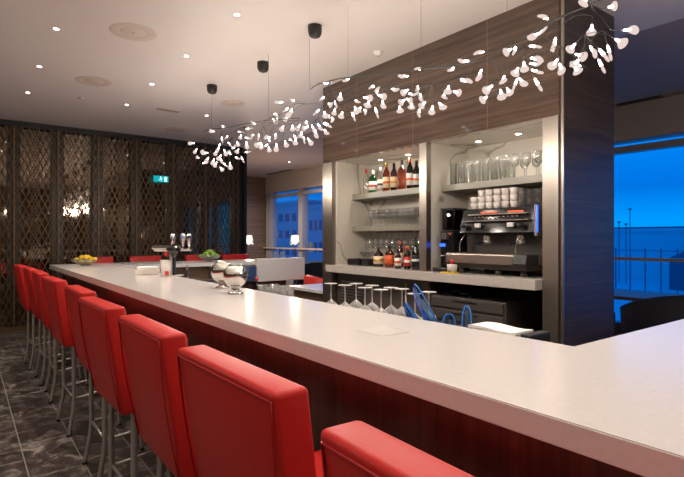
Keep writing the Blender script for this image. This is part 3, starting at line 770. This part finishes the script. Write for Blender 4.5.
sb = [(366, 'clear_glass', None, 'red_label', 'clear bottle with red cap at the left end of the top bottle shelf', .30, False, None),
      (373, 'green_glass', 'white_label', 'white_label', 'green bottle with pale label on the top bottle shelf', .27, True, 'red_label'),
      (380.5, 'clear_glass', 'white_label', 'white_ceramic', 'clear bottle with white label right of the green bottle', .29, False, 'dark_grey_metal'),
      (386.5, 'amber_glass', 'cream_label', 'gold_foil', 'golden bottle with cream label and tall gold neck on the top shelf', .33, True, 'orange_label'),
      (394, 'brown_glass', 'cream_label', 'black_plastic', 'dark amber bottle with cream label and black stopper on the top shelf', .31, True, 'gold_foil'),
      (402, 'amber_glass', None, 'black_plastic', 'glowing orange faceted bottle with black stopper on the top shelf', .33, True, None),
      (410, 'dark_glass', 'white_label', 'orange_label', 'black bottle with orange neck on the top shelf', .34, False, 'orange_label'),
      (416.5, 'dark_glass', 'white_label', 'black_plastic', 'black bottle with white and orange label beside the steel post, top shelf', .30, False, 'orange_label')]
for u, g, lm, cm, lab, h, sq, bd in sb:
    t = bottle(lab, g, lm, cm, h, .036 if u not in (402, 373) else .043, sq=sq, group=GS, band=bd, lz=(.12, .50)); x = 3.86; p = at(u, 190, X=x); t.location = (x, p.y, SH); t.rotation_euler = (0, 0, .5)
GW = 'liquor bottles on the back counter'
wb = [(378.5, 3.66, 'brown_glass', 'cream_label', 'black_plastic', 'round dark bottle with cream oval label, leftmost on the back counter', .21, .055, False, 'gold_foil', False),
      (389.5, 3.64, 'amber_glass', 'orange_label', 'black_plastic', 'square amber bottle with orange label on the back counter', .24, .045, True, None, False),
      (398, 3.56, 'brown_glass', 'white_label', 'black_plastic', 'brown bottle with tall white label on the back counter', .20, .032, False, 'orange_label', False),
      (400, 3.80, 'amber_glass', 'cream_label', 'orange_label', 'amber bottle with orange stopper behind the front liquor bottles', .28, .036, True, None, False),
      (407, 3.54, 'brown_glass', 'red_label', 'red_label', 'slim bottle with red and white label on the back counter', .23, .030, False, 'white_label', False),
      (407.5, 3.75, 'amber_glass', 'yellow_plastic', 'yellow_plastic', 'bottle with yellow label and cap behind the slim red bottle', .23, .034, False, None, False),
      (416, 3.58, 'dark_glass', 'navy_fabric', 'green_glass', 'tall dark green bottle with pourer beside the steel post on the back counter', .27, .040, False, 'white_label', True)]
for u, x, g, lm, cm, lab, h, r, sq, bd, pr in wb:
    t = bottle(lab, g, lm, cm, h, r, sq=sq, group=GW, band=bd, pour=pr, lz=(.15, .55), capH=.035); p = at(u, 262, X=x); t.location = (x, p.y, ZW+.0005); t.rotation_euler = (0, 0, .6)
# caddies on the worktop
for u, lab, w in ((359, 'black glass caddy at the left end of the back counter', .10), (371, 'narrow black caddy right of the first caddy on the back counter', .05)):
    p = at(u, 262, X=3.68); t = thing('bar_caddy', lab, 'caddy', (3.68, p.y, ZW+.0005))
    b = B(); box(b, -.09, .09, -w, w, 0, .012, .003); obj('tray', b, 'black_plastic', t)
    b = B()
    for a in (-1, 1): box(b, -.09, .09, a*w-.004, a*w+.004, .012, .075)
    box(b, -.09, -.082, -w, w, .012, .07); box(b, .082, .09, -w, w, .012, .07)
    obj('side', b, 'black_plastic', t)
for k, u in enumerate((364, 370)):
    p = at(u, 262, X=3.88)
    b = B(); lathe(b, [(0, 0), (.035, 0), (.035, .003), (.005, .008), (.004, .08), (.045, .13), (.055, .15), (.053, .15), (.0, .085)], n=18)
    t = tag(obj('cocktail_glass', b, 'clear_glass'), ['cocktail glass at the left end of the back counter', 'cocktail glass second from the left, behind the black caddy'][k], 'glass', 'cocktail glasses behind the caddy'); t.location = (3.88, min(p.y, 4.70), ZW+.0005)

# small black box on the post (tablet / POS reader)
b = B(); box(b, 3.86, 4.06, 3.39, 3.50, 1.80, 1.90, .008); tag(obj('speaker_box', b, 'dark_grey_metal'), 'small dark box fixed under the top bottle shelf beside the steel post', 'speaker')

# ------------------------------------------------------------------ espresso machine
ma, mb_ = 2.235, 3.0
t = thing('espresso_machine', 'wide black and steel espresso machine on the back counter', 'coffee machine', (3.8, 2.56, ZW))
b = B(); box(b, 3.62, 4.04, ma, mb_, 1.49, 1.715, .012)
for v in b.verts:
    if v.co.z > 1.6 and v.co.x < 3.8: v.co.x += .05*(v.co.z-1.49)/.225
obj('upper_body', b, 'black_gloss', t, world=True)
b = B(); box(b, 3.80, 4.04, ma+.03, mb_-.03, 1.24, 1.49); o = obj('back_splash', b, 'dark_grey_metal', t, world=True)
b = B(); box(b, 3.50, 4.04, ma+.01, mb_+.06, 1.235, 1.318, .01); tr = obj('drip_tray', b, 'trim_steel', t, world=True)
b = B()
for k in range(26): box(b, 3.53, 3.79, ma+.05+k*.031, ma+.056+k*.031, 1.317, 1.322)
obj('grid', b, 'tube_steel', tr, world=True)
b = B(); prism(b, [(3.50, 1.235), (3.48, 1.25), (3.50, 1.318), (3.66, 1.318), (3.66, 1.235)], 0, .10)
for v in b.verts: v.co = (v.co.x-.012, ma-.01+v.co.z*1.2, v.co.y)
obj('end_cap', b, 'black_plastic', t, world=True)
b = B(); box(b, 3.56, 4.0, ma+.04, mb_, 1.19, 1.235); obj('base', b, 'dark_grey_metal', t, world=True)
for x in (3.60, 3.96):
    for y in (ma+.09, 2.56, mb_-.05):
        b = B(); lathe(b, [(0, 0), (.030, 0), (.022, .05), (0, .05)], (x, y, ZW+.0005), 14); obj('foot', b, 'dark_grey_metal', t, world=True)
b = B(); box(b, 3.615, 3.64, ma+.08, mb_-.10, 1.655, 1.665); box(b, 3.607, 3.64, ma+.05, mb_-.06, 1.600, 1.607); obj('trim_bar', b, 'trim_steel', t, world=True)
for y0_, y1_ in ((2.62, 2.766), (2.361, 2.493)):
    b = B(); box(b, 3.626, 3.650, y0_, y1_, 1.673, 1.680); obj('led_strip', b, 'led_red', t, world=True)
b = B()
for k in range(11): box(b, 3.615, 3.63, 2.40+k*.042, 2.408+k*.042, 1.632, 1.640)
obj('button', b, 'speaker_grille', t, world=True)
for i, y in enumerate((2.75, 2.42)):
    b = B(); lathe(b, [(0, 0), (.035, 0), (.038, .045), (.03, .06), (0, .06)], (3.70, y, 1.43), 18); g = obj('group_head', b, 'chrome', t, world=True)
    b = B(); lathe(b, [(0, 0), (.036, 0), (.036, .03), (0, .03)], (3.70, y, 1.405), 18); pf = obj('portafilter', b, 'tube_steel', t, world=True)
    b = B(); tube(b, [(3.67, y, 1.42), (3.60, y-.01, 1.415), (3.54, y-.02, 1.405)], [.008, .013, .012]); obj('handle', b, 'black_plastic', pf, world=True)
    b = B(); box(b, 3.585, 3.612, y+.0, y+.055, 1.545, 1.583, .006); obj('gauge', b, 'white_ceramic', t, world=True)
for y in (mb_-.06, ma+.13):
    b = B(); tube(b, smooth_curve([(3.66, y, 1.50), (3.60, y, 1.46), (3.58, y+.02, 1.40), (3.60, y+.035, 1.33)], 4), .005); obj('steam_wand', b, 'chrome', t, world=True)
    b = B(); lathe(b, [(0, 0), (.022, 0), (.026, .02), (.02, .035), (0, .035)], (3.59, y-.01, 1.54), 14, axis='Z'); obj('knob', b, 'black_plastic', t, world=True)
b = B(); box(b, 3.60, 3.612, ma-.028, ma-.020, 1.50, 1.715); b2 = obj('led_edge', b, 'led_blue', t, world=True)
b = B(); box(b, 3.60, 4.04, ma-.024, ma-.0, 1.47, 1.718, .003); obj('side_panel', b, 'trim_steel', t, world=True)
# cups on top
CUP = Multi(glass_thing('coffee_cup', [(0, 0), (.022, 0), (.026, .01), (.038, .055), (.036, .055), (.024, .012), (0, .010)], 'white_ceramic', 'cup'))
for lv in range(3):
    for r in range(3):
        for k in range(5 if lv == 2 else 6):
            CUP.place((3.74+r*.085, 2.51+k*.083, 1.716+lv*.0565), 0, 'white coffee cup in the stacks on the left half of the coffee machine', 'white cups stacked on the coffee machine')
SC = Multi(glass_thing('espresso_glass', [(0, 0), (.024, 0), (.032, .07), (.030, .07), (.022, .008), (0, .008)], 'clear_glass', 'glass'))
for lv in range(2):
    for r in range(2):
        for k in range(4): SC.place((3.74+r*.08, 2.20+k*.075, 1.716+lv*.071), 0, 'small clear glass stacked on the right half of the coffee machine', 'small glasses on the coffee machine')
# grinder
t = thing('coffee_grinder', 'black coffee grinder with blue display left of the espresso machine', 'coffee grinder', (3.8, 3.13, ZW))
b = B(); box(b, 3.52, 3.87, 3.07, 3.24, ZW+.0005, ZW+.04, .01); obj('base', b, 'black_plastic', t, world=True)
b = B(); box(b, 3.62, 3.84, 3.075, 3.235, ZW+.04, ZW+.38, .02); obj('body', b, 'black_gloss', t, world=True)
b = B(); box(b, 3.64, 3.82, 3.08, 3.23, ZW+.39, ZW+.585, .015); obj('hopper', b, 'dark_glass', t, world=True)
b = B(); box(b, 3.63, 3.83, 3.075, 3.235, ZW+.575, ZW+.595, .004); obj('lid', b, 'black_plastic', t, world=True)
b = B(); box(b, 3.58, 3.62, 3.12, 3.19, ZW+.30, ZW+.36, .006); s = obj('chute', b, 'dark_grey_metal', t, world=True)
b = B(); box(b, 3.61, 3.619, 3.165, 3.225, ZW+.235, ZW+.262); obj('display', b, 'led_blue', t, world=True)
b = B(); box(b, 3.61, 3.618, 3.09, 3.15, ZW+.345, ZW+.358); obj('badge', b, 'orange_label', t, world=True)
b = B(); tube(b, [(3.62, 3.13, ZW+.16), (3.55, 3.13, ZW+.15), (3.55, 3.17, ZW+.15)], .006); obj('fork', b, 'chrome', t, world=True)
# knock box & tamper
p = at(452, 268, X=3.447)
t = thing('knock_box', 'small cream pot with red knob in front of the grinder', 'pot', (3.447, p.y, ZW+.0125))
b = B(); lathe(b, [(0, 0), (.042, 0), (.046, .06), (.040, .07), (0, .07)], n=20); obj('pot', b, 'cream_plastic', t)
b = B(); lathe(b, [(0, .07), (.012, .07), (.010, .085), (.018, .095), (.018, .110), (0, .115)], n=16); obj('knob', b, 'red_label', t)
b = B(); box(b, 3.403, 3.493, p.y-.05, p.y+.10, ZW+.0005, ZW+.012, .003); tag(obj('cleaning_pad', b, 'yellow_plastic'), 'flat yellow pad under the cream pot with red knob', 'pad')

# under-counter bay contents
t = thing('cash_drawer', 'wide dark grey drawer unit in the open bay under the coffee machine', 'drawer unit', (3.75, 2.75, .56))
b = B(); box(b, 3.50, 3.98, 2.42, 3.24, .562, .93, .01); obj('body', b, 'dark_grey_metal', t, world=True)
for z in (.60, .72, .83):
    b = B(); box(b, 3.485, 3.50, 2.44, 3.22, z, z+.085, .004); d = obj('drawer', b, 'dark_grey_metal', t, world=True)
    b = B(); box(b, 3.478, 3.486, 2.70, 2.96, z+.06, z+.07); obj('handle', b, 'black_plastic', d, world=True)
t = thing('folded_cloth', 'crumpled black bar mat lying on the dark drawer unit', 'mat', (3.7, 2.95, .945))
b = B(); bmesh.ops.create_grid(b, x_segments=16, y_segments=16, size=.15)
for v in b.verts: v.co.z = .02+.018*math.sin(v.co.x*30)*math.cos(v.co.y*26)+.012*math.sin(v.co.y*50)
r = bmesh.ops.extrude_face_region(b, geom=list(b.faces))
for v in [g for g in r['geom'] if isinstance(g, bmesh.types.BMVert)]: v.co.z -= .012
o = obj('cloth', b, 'black_plastic', t)
# underbar: blue scoops, printer with paper
def scoop(lab, u, v, x, rz, tilt, L=.20, w=.035):
    p = at(u, v, X=x); t = thing('bar_scoop', lab, 'scoop', (x, p.y, .932), rz, 'blue plastic scoops behind the counter'); t.rotation_euler = (tilt, 0, rz)
    b = B(); 
    n = 12
    outer = []
    prof = [(0, .004), (.10, w*.9), (.4, w), (.75, w*.9), (.95, w*.5), (1, .004)]
    rings = []
    for s, r_ in prof:
        rings.append([(b.verts.new((r_*math.cos(PI*i/n), -.9*r_*math.sin(PI*i/n), .055+s*L*.62)), b.verts.new((r_*.9*math.cos(PI*i/n), -.78*r_*math.sin(PI*i/n), .055+s*L*.62))) for i in range(n+1)])
    for A, C in zip(rings, rings[1:]):
        for i in range(n):
            b.faces.new((A[i][0], A[i+1][0], C[i+1][0], C[i][0])); b.faces.new((A[i][1], C[i][1], C[i+1][1], A[i+1][1]))
    obj('bowl', b, 'blue_glass', t)
    b = B(); box(b, -.012, .012, -.012, -.004, 0, .08, .003); obj('handle', b, 'blue_plastic', t)
    b = B()
    tube(b, [(prof[k][1], 0, .055+prof[k][0]*L*.62) for k in range(len(prof))], .003, 6)
    tube(b, [(-prof[k][1], 0, .055+prof[k][0]*L*.62) for k in range(len(prof))], .003, 6)
    obj('rim', b, 'blue_plastic', t)
scoop('clear blue ice scoop leaning left, leftmost of the blue bar tools', 434, 319, 1.87, 3.9, .62, .30, .045)
scoop('blue scoop leaning left with a thick blue edge, behind the wine glasses', 446, 320, 1.88, 4.3, .50, .46, .045)
scoop('small blue scoop right of the two crossed blue scoops', 449, 322, 1.80, 2.3, .1, .18, .030)
scoop('narrow upright blue scoop left of the white paper', 466, 325, 1.80, 1.9, .05, .26, .022)
p = at(505, 333, X=1.84)
t = thing('receipt_printer', 'low receipt printer with white paper and black clip beside the corner of the counter', 'printer', (1.86, p.y, .931))
b = B(); box(b, -.10, .10, -.09, .17, 0, .115, .008); obj('body', b, 'cream_plastic', t)
b = B(); box(b, -.05, .10, -.14, -.092, 0, .13, .006); obj('clip', b, 'black_plastic', t)
b = B(); bmesh.ops.create_grid(b, x_segments=8, y_segments=12, size=.5)
for v in b.verts: v.co = (v.co.x*.13, .04+v.co.y*.24, .122+.004*math.sin(v.co.y*6))
r = bmesh.ops.extrude_face_region(b, geom=list(b.faces))
for v in [g for g in r['geom'] if isinstance(g, bmesh.types.BMVert)]: v.co.z += .012
obj('paper_sheet', b, 'paper', t)

# ================================================================== ON THE BAR
def bowl(lab, loc, R=.17, h=.085):
    t = thing('glass_bowl', lab, 'bowl', loc)
    b = B(); lathe(b, [(0, 0), (.05, 0), (.055, .006), (R*.62, h*.45), (R*.9, h*.85), (R, h*1.15), (R*.985, h*1.15), (R*.88, h*.85), (R*.6, h*.5), (.045, .012), (0, .012)], n=32)
    for v in b.verts:
        if v.co.z > h*.8: v.co.z += .010*math.cos(3*math.atan2(v.co.y, v.co.x))
    obj('bowl', b, 'bowl_glass', t)
    return t
def fruit(name, m, r, st):
    b = B(); lathe(b, [(0, -r*1.0*st), (r*.25, -r*.93*st), (r*.7, -r*.68), (r*.96, -r*.25), (r, 0), (r*.96, r*.25), (r*.7, r*.68), (r*.25, r*.93*st), (r*.1, r*1.0*st), (0, r*1.02*st)], n=16)
    return obj(name, b, m)
LB_ = bowl('clear glass bowl holding lemons at the far left end of the white counter', (1.36, 7.72, zb+.0005), .185)
lem = Multi(tag(fruit('lemon', 'lemon_skin', .034, 1.25), 'x', 'lemon'))
pos = [(-.055, -.05, .058), (.03, -.065, .058), (.075, .02, .060), (-.02, .06, .058), (-.09, .03, .066), (0, 0, .05+.02), (.11, -.06, .085), (-.115, -.04, .085), (-.045, 0, .115), (.035, -.01, .118), (.085, .07, .088), (.0, -.055, .118)]
fl = ['left', 'right']
for i, (x, y, z) in enumerate(pos):
    lem.place((1.36+x, 7.72+y, zb+z+.0), i*1.1, 'yellow lemon in the glass bowl at the far left end of the counter', 'lemons in the glass bowl').rotation_euler = (1.2+i, .3*i, i)
LM = bowl('clear glass bowl of limes on the far section of the bar', (3.22, 7.85, zb+.0005), .20, .10)
lim = Multi(tag(fruit('lime', 'lime_skin', .033, 1.12), 'x', 'lime'))
for i in range(17):
    if i < 9: a = i*2*PI/9; r = .125; z = .095
    elif i < 14: a = i*2*PI/5; r = .07; z = .130
    else: a = i*2*PI/3; r = .030; z = .165
    lim.place((3.22+r*math.cos(a), 7.85+r*math.sin(a), zb+z), i, 'green lime in the glass bowl on the far section of the bar', 'limes in the glass bowl').rotation_euler = (i, i*.7, i*.3)
# drip mat
b = B(); box(b, 1.92, 2.75, 7.66, 8.28, zb+.0005, zb+.010, .003)
tag(obj('bar_mat', b, 'drip_grey'), 'flat mottled grey bar mat on the far corner of the counter behind the napkin box', 'mat')
# napkin box, cup
p = at(150, 275, Z=zb)
t = thing('napkin_holder', 'low cream napkin box on the counter left of the beer tap', 'napkin holder', (p.x-.0, p.y+.08, zb+.0005))
t.rotation_euler = (0, 0, -.35)
b = B(); box(b, -.115, .115, -.09, .09, 0, .06, .008); obj('box', b, 'cream_plastic', t)
b = B(); box(b, -.10, .10, -.08, .08, .06, .082, .003); obj('napkin_stack', b, 'paper', t)
p = at(166.5, 276.5, Z=zb)
t = thing('straw_holder', 'tall white cup with a red mark beside the beer tap column', 'cup', (p.x, p.y+.02, zb+.0005))
b = B(); lathe(b, [(0, 0), (.048, 0), (.055, .165), (.051, .165), (.045, .01), (0, .01)], n=24); o = obj('cup', b, 'white_ceramic', t)
b = B(); box(b, -.006, .03, -.0565, -.046, .012, .055, .004); o2 = obj('red_mark', b, 'red_label', o)
for v in o2.data.vertices: v.co = Matrix.Rotation(-.35, 3, 'Z') @ v.co
# beer tap
p = at(176, 276, Z=zb); tx, ty = p.x-.03, p.y+.02
t = thing('beer_tap', 'steel beer tap tower with three handles standing on the counter', 'beer tap', (tx, ty, zb+.0005)); t.rotation_euler = (0, 0, -.6)
b = B(); box(b, -.05, .10, -.07, .07, 0, .010, .003); obj('base_plate', b, 'quartz', t)
b = B(); box(b, -.022, .006, -.028, .028, .010, .26, .006); obj('column', b, 'tube_steel', t)
b = B(); box(b, .0065, .030, -.024, .024, .010, .255, .004); obj('column_panel', b, 'navy_fabric', t)
b = B(); prism(b, [(-.20, .285), (-.16, .25), (.03, .245), (.08, .262), (.08, .285)], -.035, .035)
for v in b.verts: v.co = (v.co.x, v.co.z, v.co.y)
hd = obj('head', b, 'cream_plastic', t)
b = B(); box(b, -.19, .07, -.045, .045, .286, .306, .006); obj('head_cover', b, 'dark_grey_metal', t)
b = B(); lathe(b, [(0, 0), (.015, 0), (.055, .065), (.075, .085), (.05, .10), (.02, .115), (0, .115)], (.035, -.085, .19), 20); obj('drip_hood', b, 'black_gloss', t)
b = B(); lathe(b, [(0, 0), (.025, 0), (.028, .02), (.018, .04), (0, .04)], (-.045, -.045, .225), 14, axis='Y'); obj('badge', b, 'red_label', t)
for i, (x, y, m) in enumerate(((.02, -.06, 'cream_plastic'), (.115, -.04, 'blue_plastic'), (.175, -.03, 'black_plastic'))):
    b = B(); tube(b, [(x-.02, y, .27+(-.015 if i else 0)), (x, y, .29), (x, y, .31)], .010); h_ = obj('faucet', b, 'chrome', t)
    b = B(); lathe(b, [(0, 0), (.012, 0), (.018, .04), (.028, .085), (.026, .115), (.012, .13), (0, .13)], (x, y-.0, .30), 16); obj('handle', b, 'chrome' if i != 1 else 'tube_steel', h_)
    b = B(); lathe(b, [(0, 0), (.018, 0), (.018, .004), (0, .004)], (x-.0, y-.026, .395), 14, axis='Y'); obj('emblem', b, m, h_)
b = B(); tube(b, [(.05, -.03, .265), (.20, -.03, .262)], .011); obj('manifold', b, 'chrome', t)
# silver bowls
def sphere_bowl(lab, x, y, R):
    t = thing('silver_bowl', lab, 'bowl', (x, y, zb+.0005), group='round silver bowls on the counter')
    b = B(); lathe(b, [(0, 0), (.052, 0), (.056, .006), (.040, .014), (.022, .026), (.030, .036), (.018, .046), (0, .046)], n=28); obj('foot', b, 'chrome', t)
    pr = []; c = .040+R
    for k in range(0, 17):
        a = -PI/2+k/16*(PI*.82); pr.append((R*math.cos(a), c+R*math.sin(a)))
    pr[0] = (0, pr[0][1])
    top = pr[-1]; pr.append((top[0]+.006, top[1]+.004)); pr.append((top[0]-.004, top[1]))
    for k in range(16, -1, -1):
        a = -PI/2+k/16*(PI*.82); pr.append(((R-.004)*math.cos(a) if k else 0, c+(R-.004)*math.sin(a)))
    b = B(); lathe(b, pr, n=32); obj('bowl', b, 'polished_silver', t)
p = at(234.5, 292, Z=zb); sphere_bowl('front round polished silver bowl standing on the counter', 1.50, at(235.5, 285, X=1.50).y, .084)
sphere_bowl('rear round polished silver bowl, partly hidden by the front one', 1.585, at(222.5, 285, X=1.585).y, .086)
# grey coaster tile
t = at(383, 331.5, Z=zb)
b = B(); box(b, -.075, .075, -.075, .075, .0003, .0012); o = tag(obj('drink_mat', b, 'grey_vinyl'), 'thin grey square drink mat lying on the white counter, in the middle of the photo', 'mat'); o.location = (t.x, t.y, zb)
# hoses etc. in the far sink area
t = thing('bar_sink', 'steel bar sink and tap below the far counter, left of the silver bowls', 'sink', (2.6, 7.5, .8))
b = B(); box(b, 2.2, 3.05, 7.26, 7.595, .80, .83, .004); obj('drainer', b, 'brushed_steel', t, world=True)
b = B(); tube(b, smooth_curve([(2.75, 7.55, .83), (2.75, 7.55, 1.0), (2.72, 7.5, 1.03), (2.70, 7.45, .97)], 4), .012); obj('spout', b, 'chrome', t, world=True)
b = B(); box(b, 2.25, 3.0, 7.29, 7.595, 0, .80); obj('cabinet', b, 'dark_grey_metal', t, world=True)

# exit sign
p = at(161, 179, Y=YW-.07)
t = thing('exit_sign', 'small teal running-man exit sign on the lattice wall', 'sign', (p.x, YW-.075, p.z))
b = B(); box(b, -.13, .13, -.02, .02, -.055, .055, .004); obj('case', b, 'exit_teal', t)
b = B(); lathe(b, [(0, 0), (.012, 0), (0, .001)], (-.01, -.021, .033), 10, axis='Y')
tube(b, [(-.01, -.021, .02), (-.02, -.021, -.008), (.005, -.021, -.022), (-.005, -.021, -.045)], .006, 5); tube(b, [(-.02, -.021, -.008), (-.045, -.021, -.03)], .006, 5); tube(b, [(-.035, -.021, .012), (-.008, -.021, .015), (.02, -.021, .0)], .005, 5)
obj('running_figure', b, 'exit_white', t)
b = B(); box(b, .05, .10, -.022, -.02, -.045, .04); obj('door_symbol', b, 'exit_white', t)

# ================================================================== LOUNGE
def lamp(lab, u, v, X, sc=1):
    p = at(u, v, X=X); z = p.z
    t = thing('table_lamp', lab, 'lamp', (p.x, p.y, .76), group='glowing table lamps in the lounge')
    zz = z-.76
    b = B(); lathe(b, [(0, 0), (.09, 0), (.09, .015), (.01, .025), (0, .025)], n=20); obj('base', b, 'dark_grey_metal', t)
    b = B(); tube(b, [(0, 0, .02), (0, 0, zz-.06)], .010); obj('stem', b, 'dark_grey_metal', t)
    b = B(); lathe(b, [(.125, zz-.12), (.085, zz+.11), (.082, zz+.11), (.122, zz-.12)], n=24); obj('lamp_shade', b, 'clear_glass', t)
    b = B(); lathe(b, [(0, zz-.10), (.05, zz-.08), (.085, zz-.0), (.072, zz+.10), (0, zz+.10)], n=24); obj('diffuser', b, 'lamp_glow', t)
    point((p.x, p.y, z+.2), 26, .08, (1, .75, .55))
    return p
def table(lab, x, y, z, w, l):
    t = thing('lounge_table', lab, 'table', (x, y, 0))
    b = B(); box(b, -w/2, w/2, -l/2, l/2, z-.04, z, .005); obj('top', b, 'table_wood', t)
    b = B(); box(b, -.25, .25, -.25, .25, 0, .02); obj('foot', b, 'dark_grey_metal', t)
    b = B(); tube(b, [(0, 0, .02), (0, 0, z-.04)], .04, 12); obj('leg', b, 'dark_grey_metal', t)
p1 = lamp('glowing white table lamp in the far lounge, centre of the left window', 295, 240, 6.2)
p2 = lamp('glowing white table lamp peeking out right of the lattice wall', 248.5, 240, 5.3)
for p, l in ((p1, 'dark lounge table under the lamp by the left window'), (p2, 'dark lounge table under the lamp beside the lattice wall')): table(l, p.x, p.y, .7595, .8, .8)
def chair_tub(lab, x, y, rz, m='navy_fabric', cat='armchair', s=1, g=None):
    t = thing('tub_chair', lab, cat, (x, y, 0), rz, g); t.scale = (s, s, s)
    b = B(); box(b, -.30, .30, -.30, .30, .20, .44, .05, 3); obj('seat', b, m, t)
    b = B(); n = 20; R, r_ = .40, .30
    ro = []
    for i in range(n+1):
        a = PI*.5-PI*.68+i/n*PI*1.36+PI*.5
        a = PI/2 + (i/n-.5)*PI*1.36
        h = .66+.16*math.cos((i/n-.5)*PI)
        ro.append([b.verts.new((rr*math.cos(a), rr*math.sin(a), z)) for rr, z in ((R, .15), (R*1.04, h-.03), ((R+r_)/2, h), (r_, h-.03), (r_, .40), (r_, .15))])
    for A, C in zip(ro, ro[1:]):
        for k in range(6):
            f = b.faces.new((A[k], A[(k+1) % 6], C[(k+1) % 6], C[k])); f.smooth = True
    b.faces.new(ro[0]); b.faces.new(ro[-1][::-1])
    obj('backrest', b, m, t)
    for sx_ in (-1, 1):
        for sy in (-1, 1):
            b = B(); tube(b, [(sx_*.22, sy*.22, .20), (sx_*.24, sy*.24, 0)], [.02, .014]); obj('leg', b, 'dark_grey_metal', t)
    return t
p = at(676, 300, X=5.55); chair_tub('black tub chair at the right edge of the photo, beyond the counter', p.x, p.y, 2.4, s=1.15)
p = at(640, 300, X=6.5); table('dark table with pale edge by the right window', p.x+.1, p.y-.1, .77, .9, 1.3)
p = at(655, 290, X=7.0); chair_tub('dark tub chair behind the table by the right window', 7.0, p.y+.9, 0, s=1.0)
p = at(326, 276, X=5.0); chair_tub('red tub chair in the lounge left of the bottle cabinet', 5.1, p.y+.1, 1.2, 'red_leather', s=1.0)
p = at(312, 262, X=5.9); chair_tub('dark tub chair in the lounge behind the red one', 6.1, 8.9, -.6, s=1.15)
chair_tub('dark tub chair close to the left window rail', 6.7, 8.0, .4, s=1.15)
# silver tablets / cups on the far leg end
t = at(280, 254, Y=8.0)
k = thing('menu_stand', 'small silver menu stand on the far end of the bar beside the lamp', 'stand', (t.x, 8.0, zb+.0005))
for i in (-1, 1):
    b = B(); box(b, -.05, .05, -.004, .004, 0, .13, .003)
    for v in b.verts: v.co = (v.co.x+i*.065, v.co.y+.15*v.co.z, v.co.z)
    obj('panel', b, 'tube_steel', k)

# ================================================================== WORLD
w = bpy.data.worlds.new('dusk_sky'); S.world = w; w.use_nodes = True
n = w.node_tree; n.nodes.clear()
o = n.nodes.new('ShaderNodeOutputWorld'); bg = n.nodes.new('ShaderNodeBackground'); n.links.new(bg.outputs[0], o.inputs[0])
tc = n.nodes.new('ShaderNodeTexCoord'); sx_ = n.nodes.new('ShaderNodeSeparateXYZ'); n.links.new(tc.outputs['Generated'], sx_.inputs[0])
cr = n.nodes.new('ShaderNodeValToRGB'); e = cr.color_ramp.elements
e[0].position = 0; e[0].color = (.0, .20, .60, 1); e[1].position = .5; e[1].color = (.0, .10, .45, 1)
for ps, c in ((.03, (.0, .22, .66)), (.09, (.0, .115, .50)), (.16, (.0, .15, .58))):
    x = e.new(ps); x.color = (*c, 1)
n.links.new(sx_.outputs[2], cr.inputs[0]); n.links.new(cr.outputs[0], bg.inputs[0]); bg.inputs[1].default_value = 1.35

vs = S.view_settings; vs.view_transform = 'Standard'; vs.look = 'None'; vs.exposure = .35; vs.gamma = 1; vs.use_curve_mapping = False
S.cycles.max_bounces = 10; S.cycles.transparent_max_bounces = 24; S.cycles.caustics_reflective = False; S.cycles.caustics_refractive = False
S.cycles.sample_clamp_indirect = 6; S.cycles.use_denoising = True
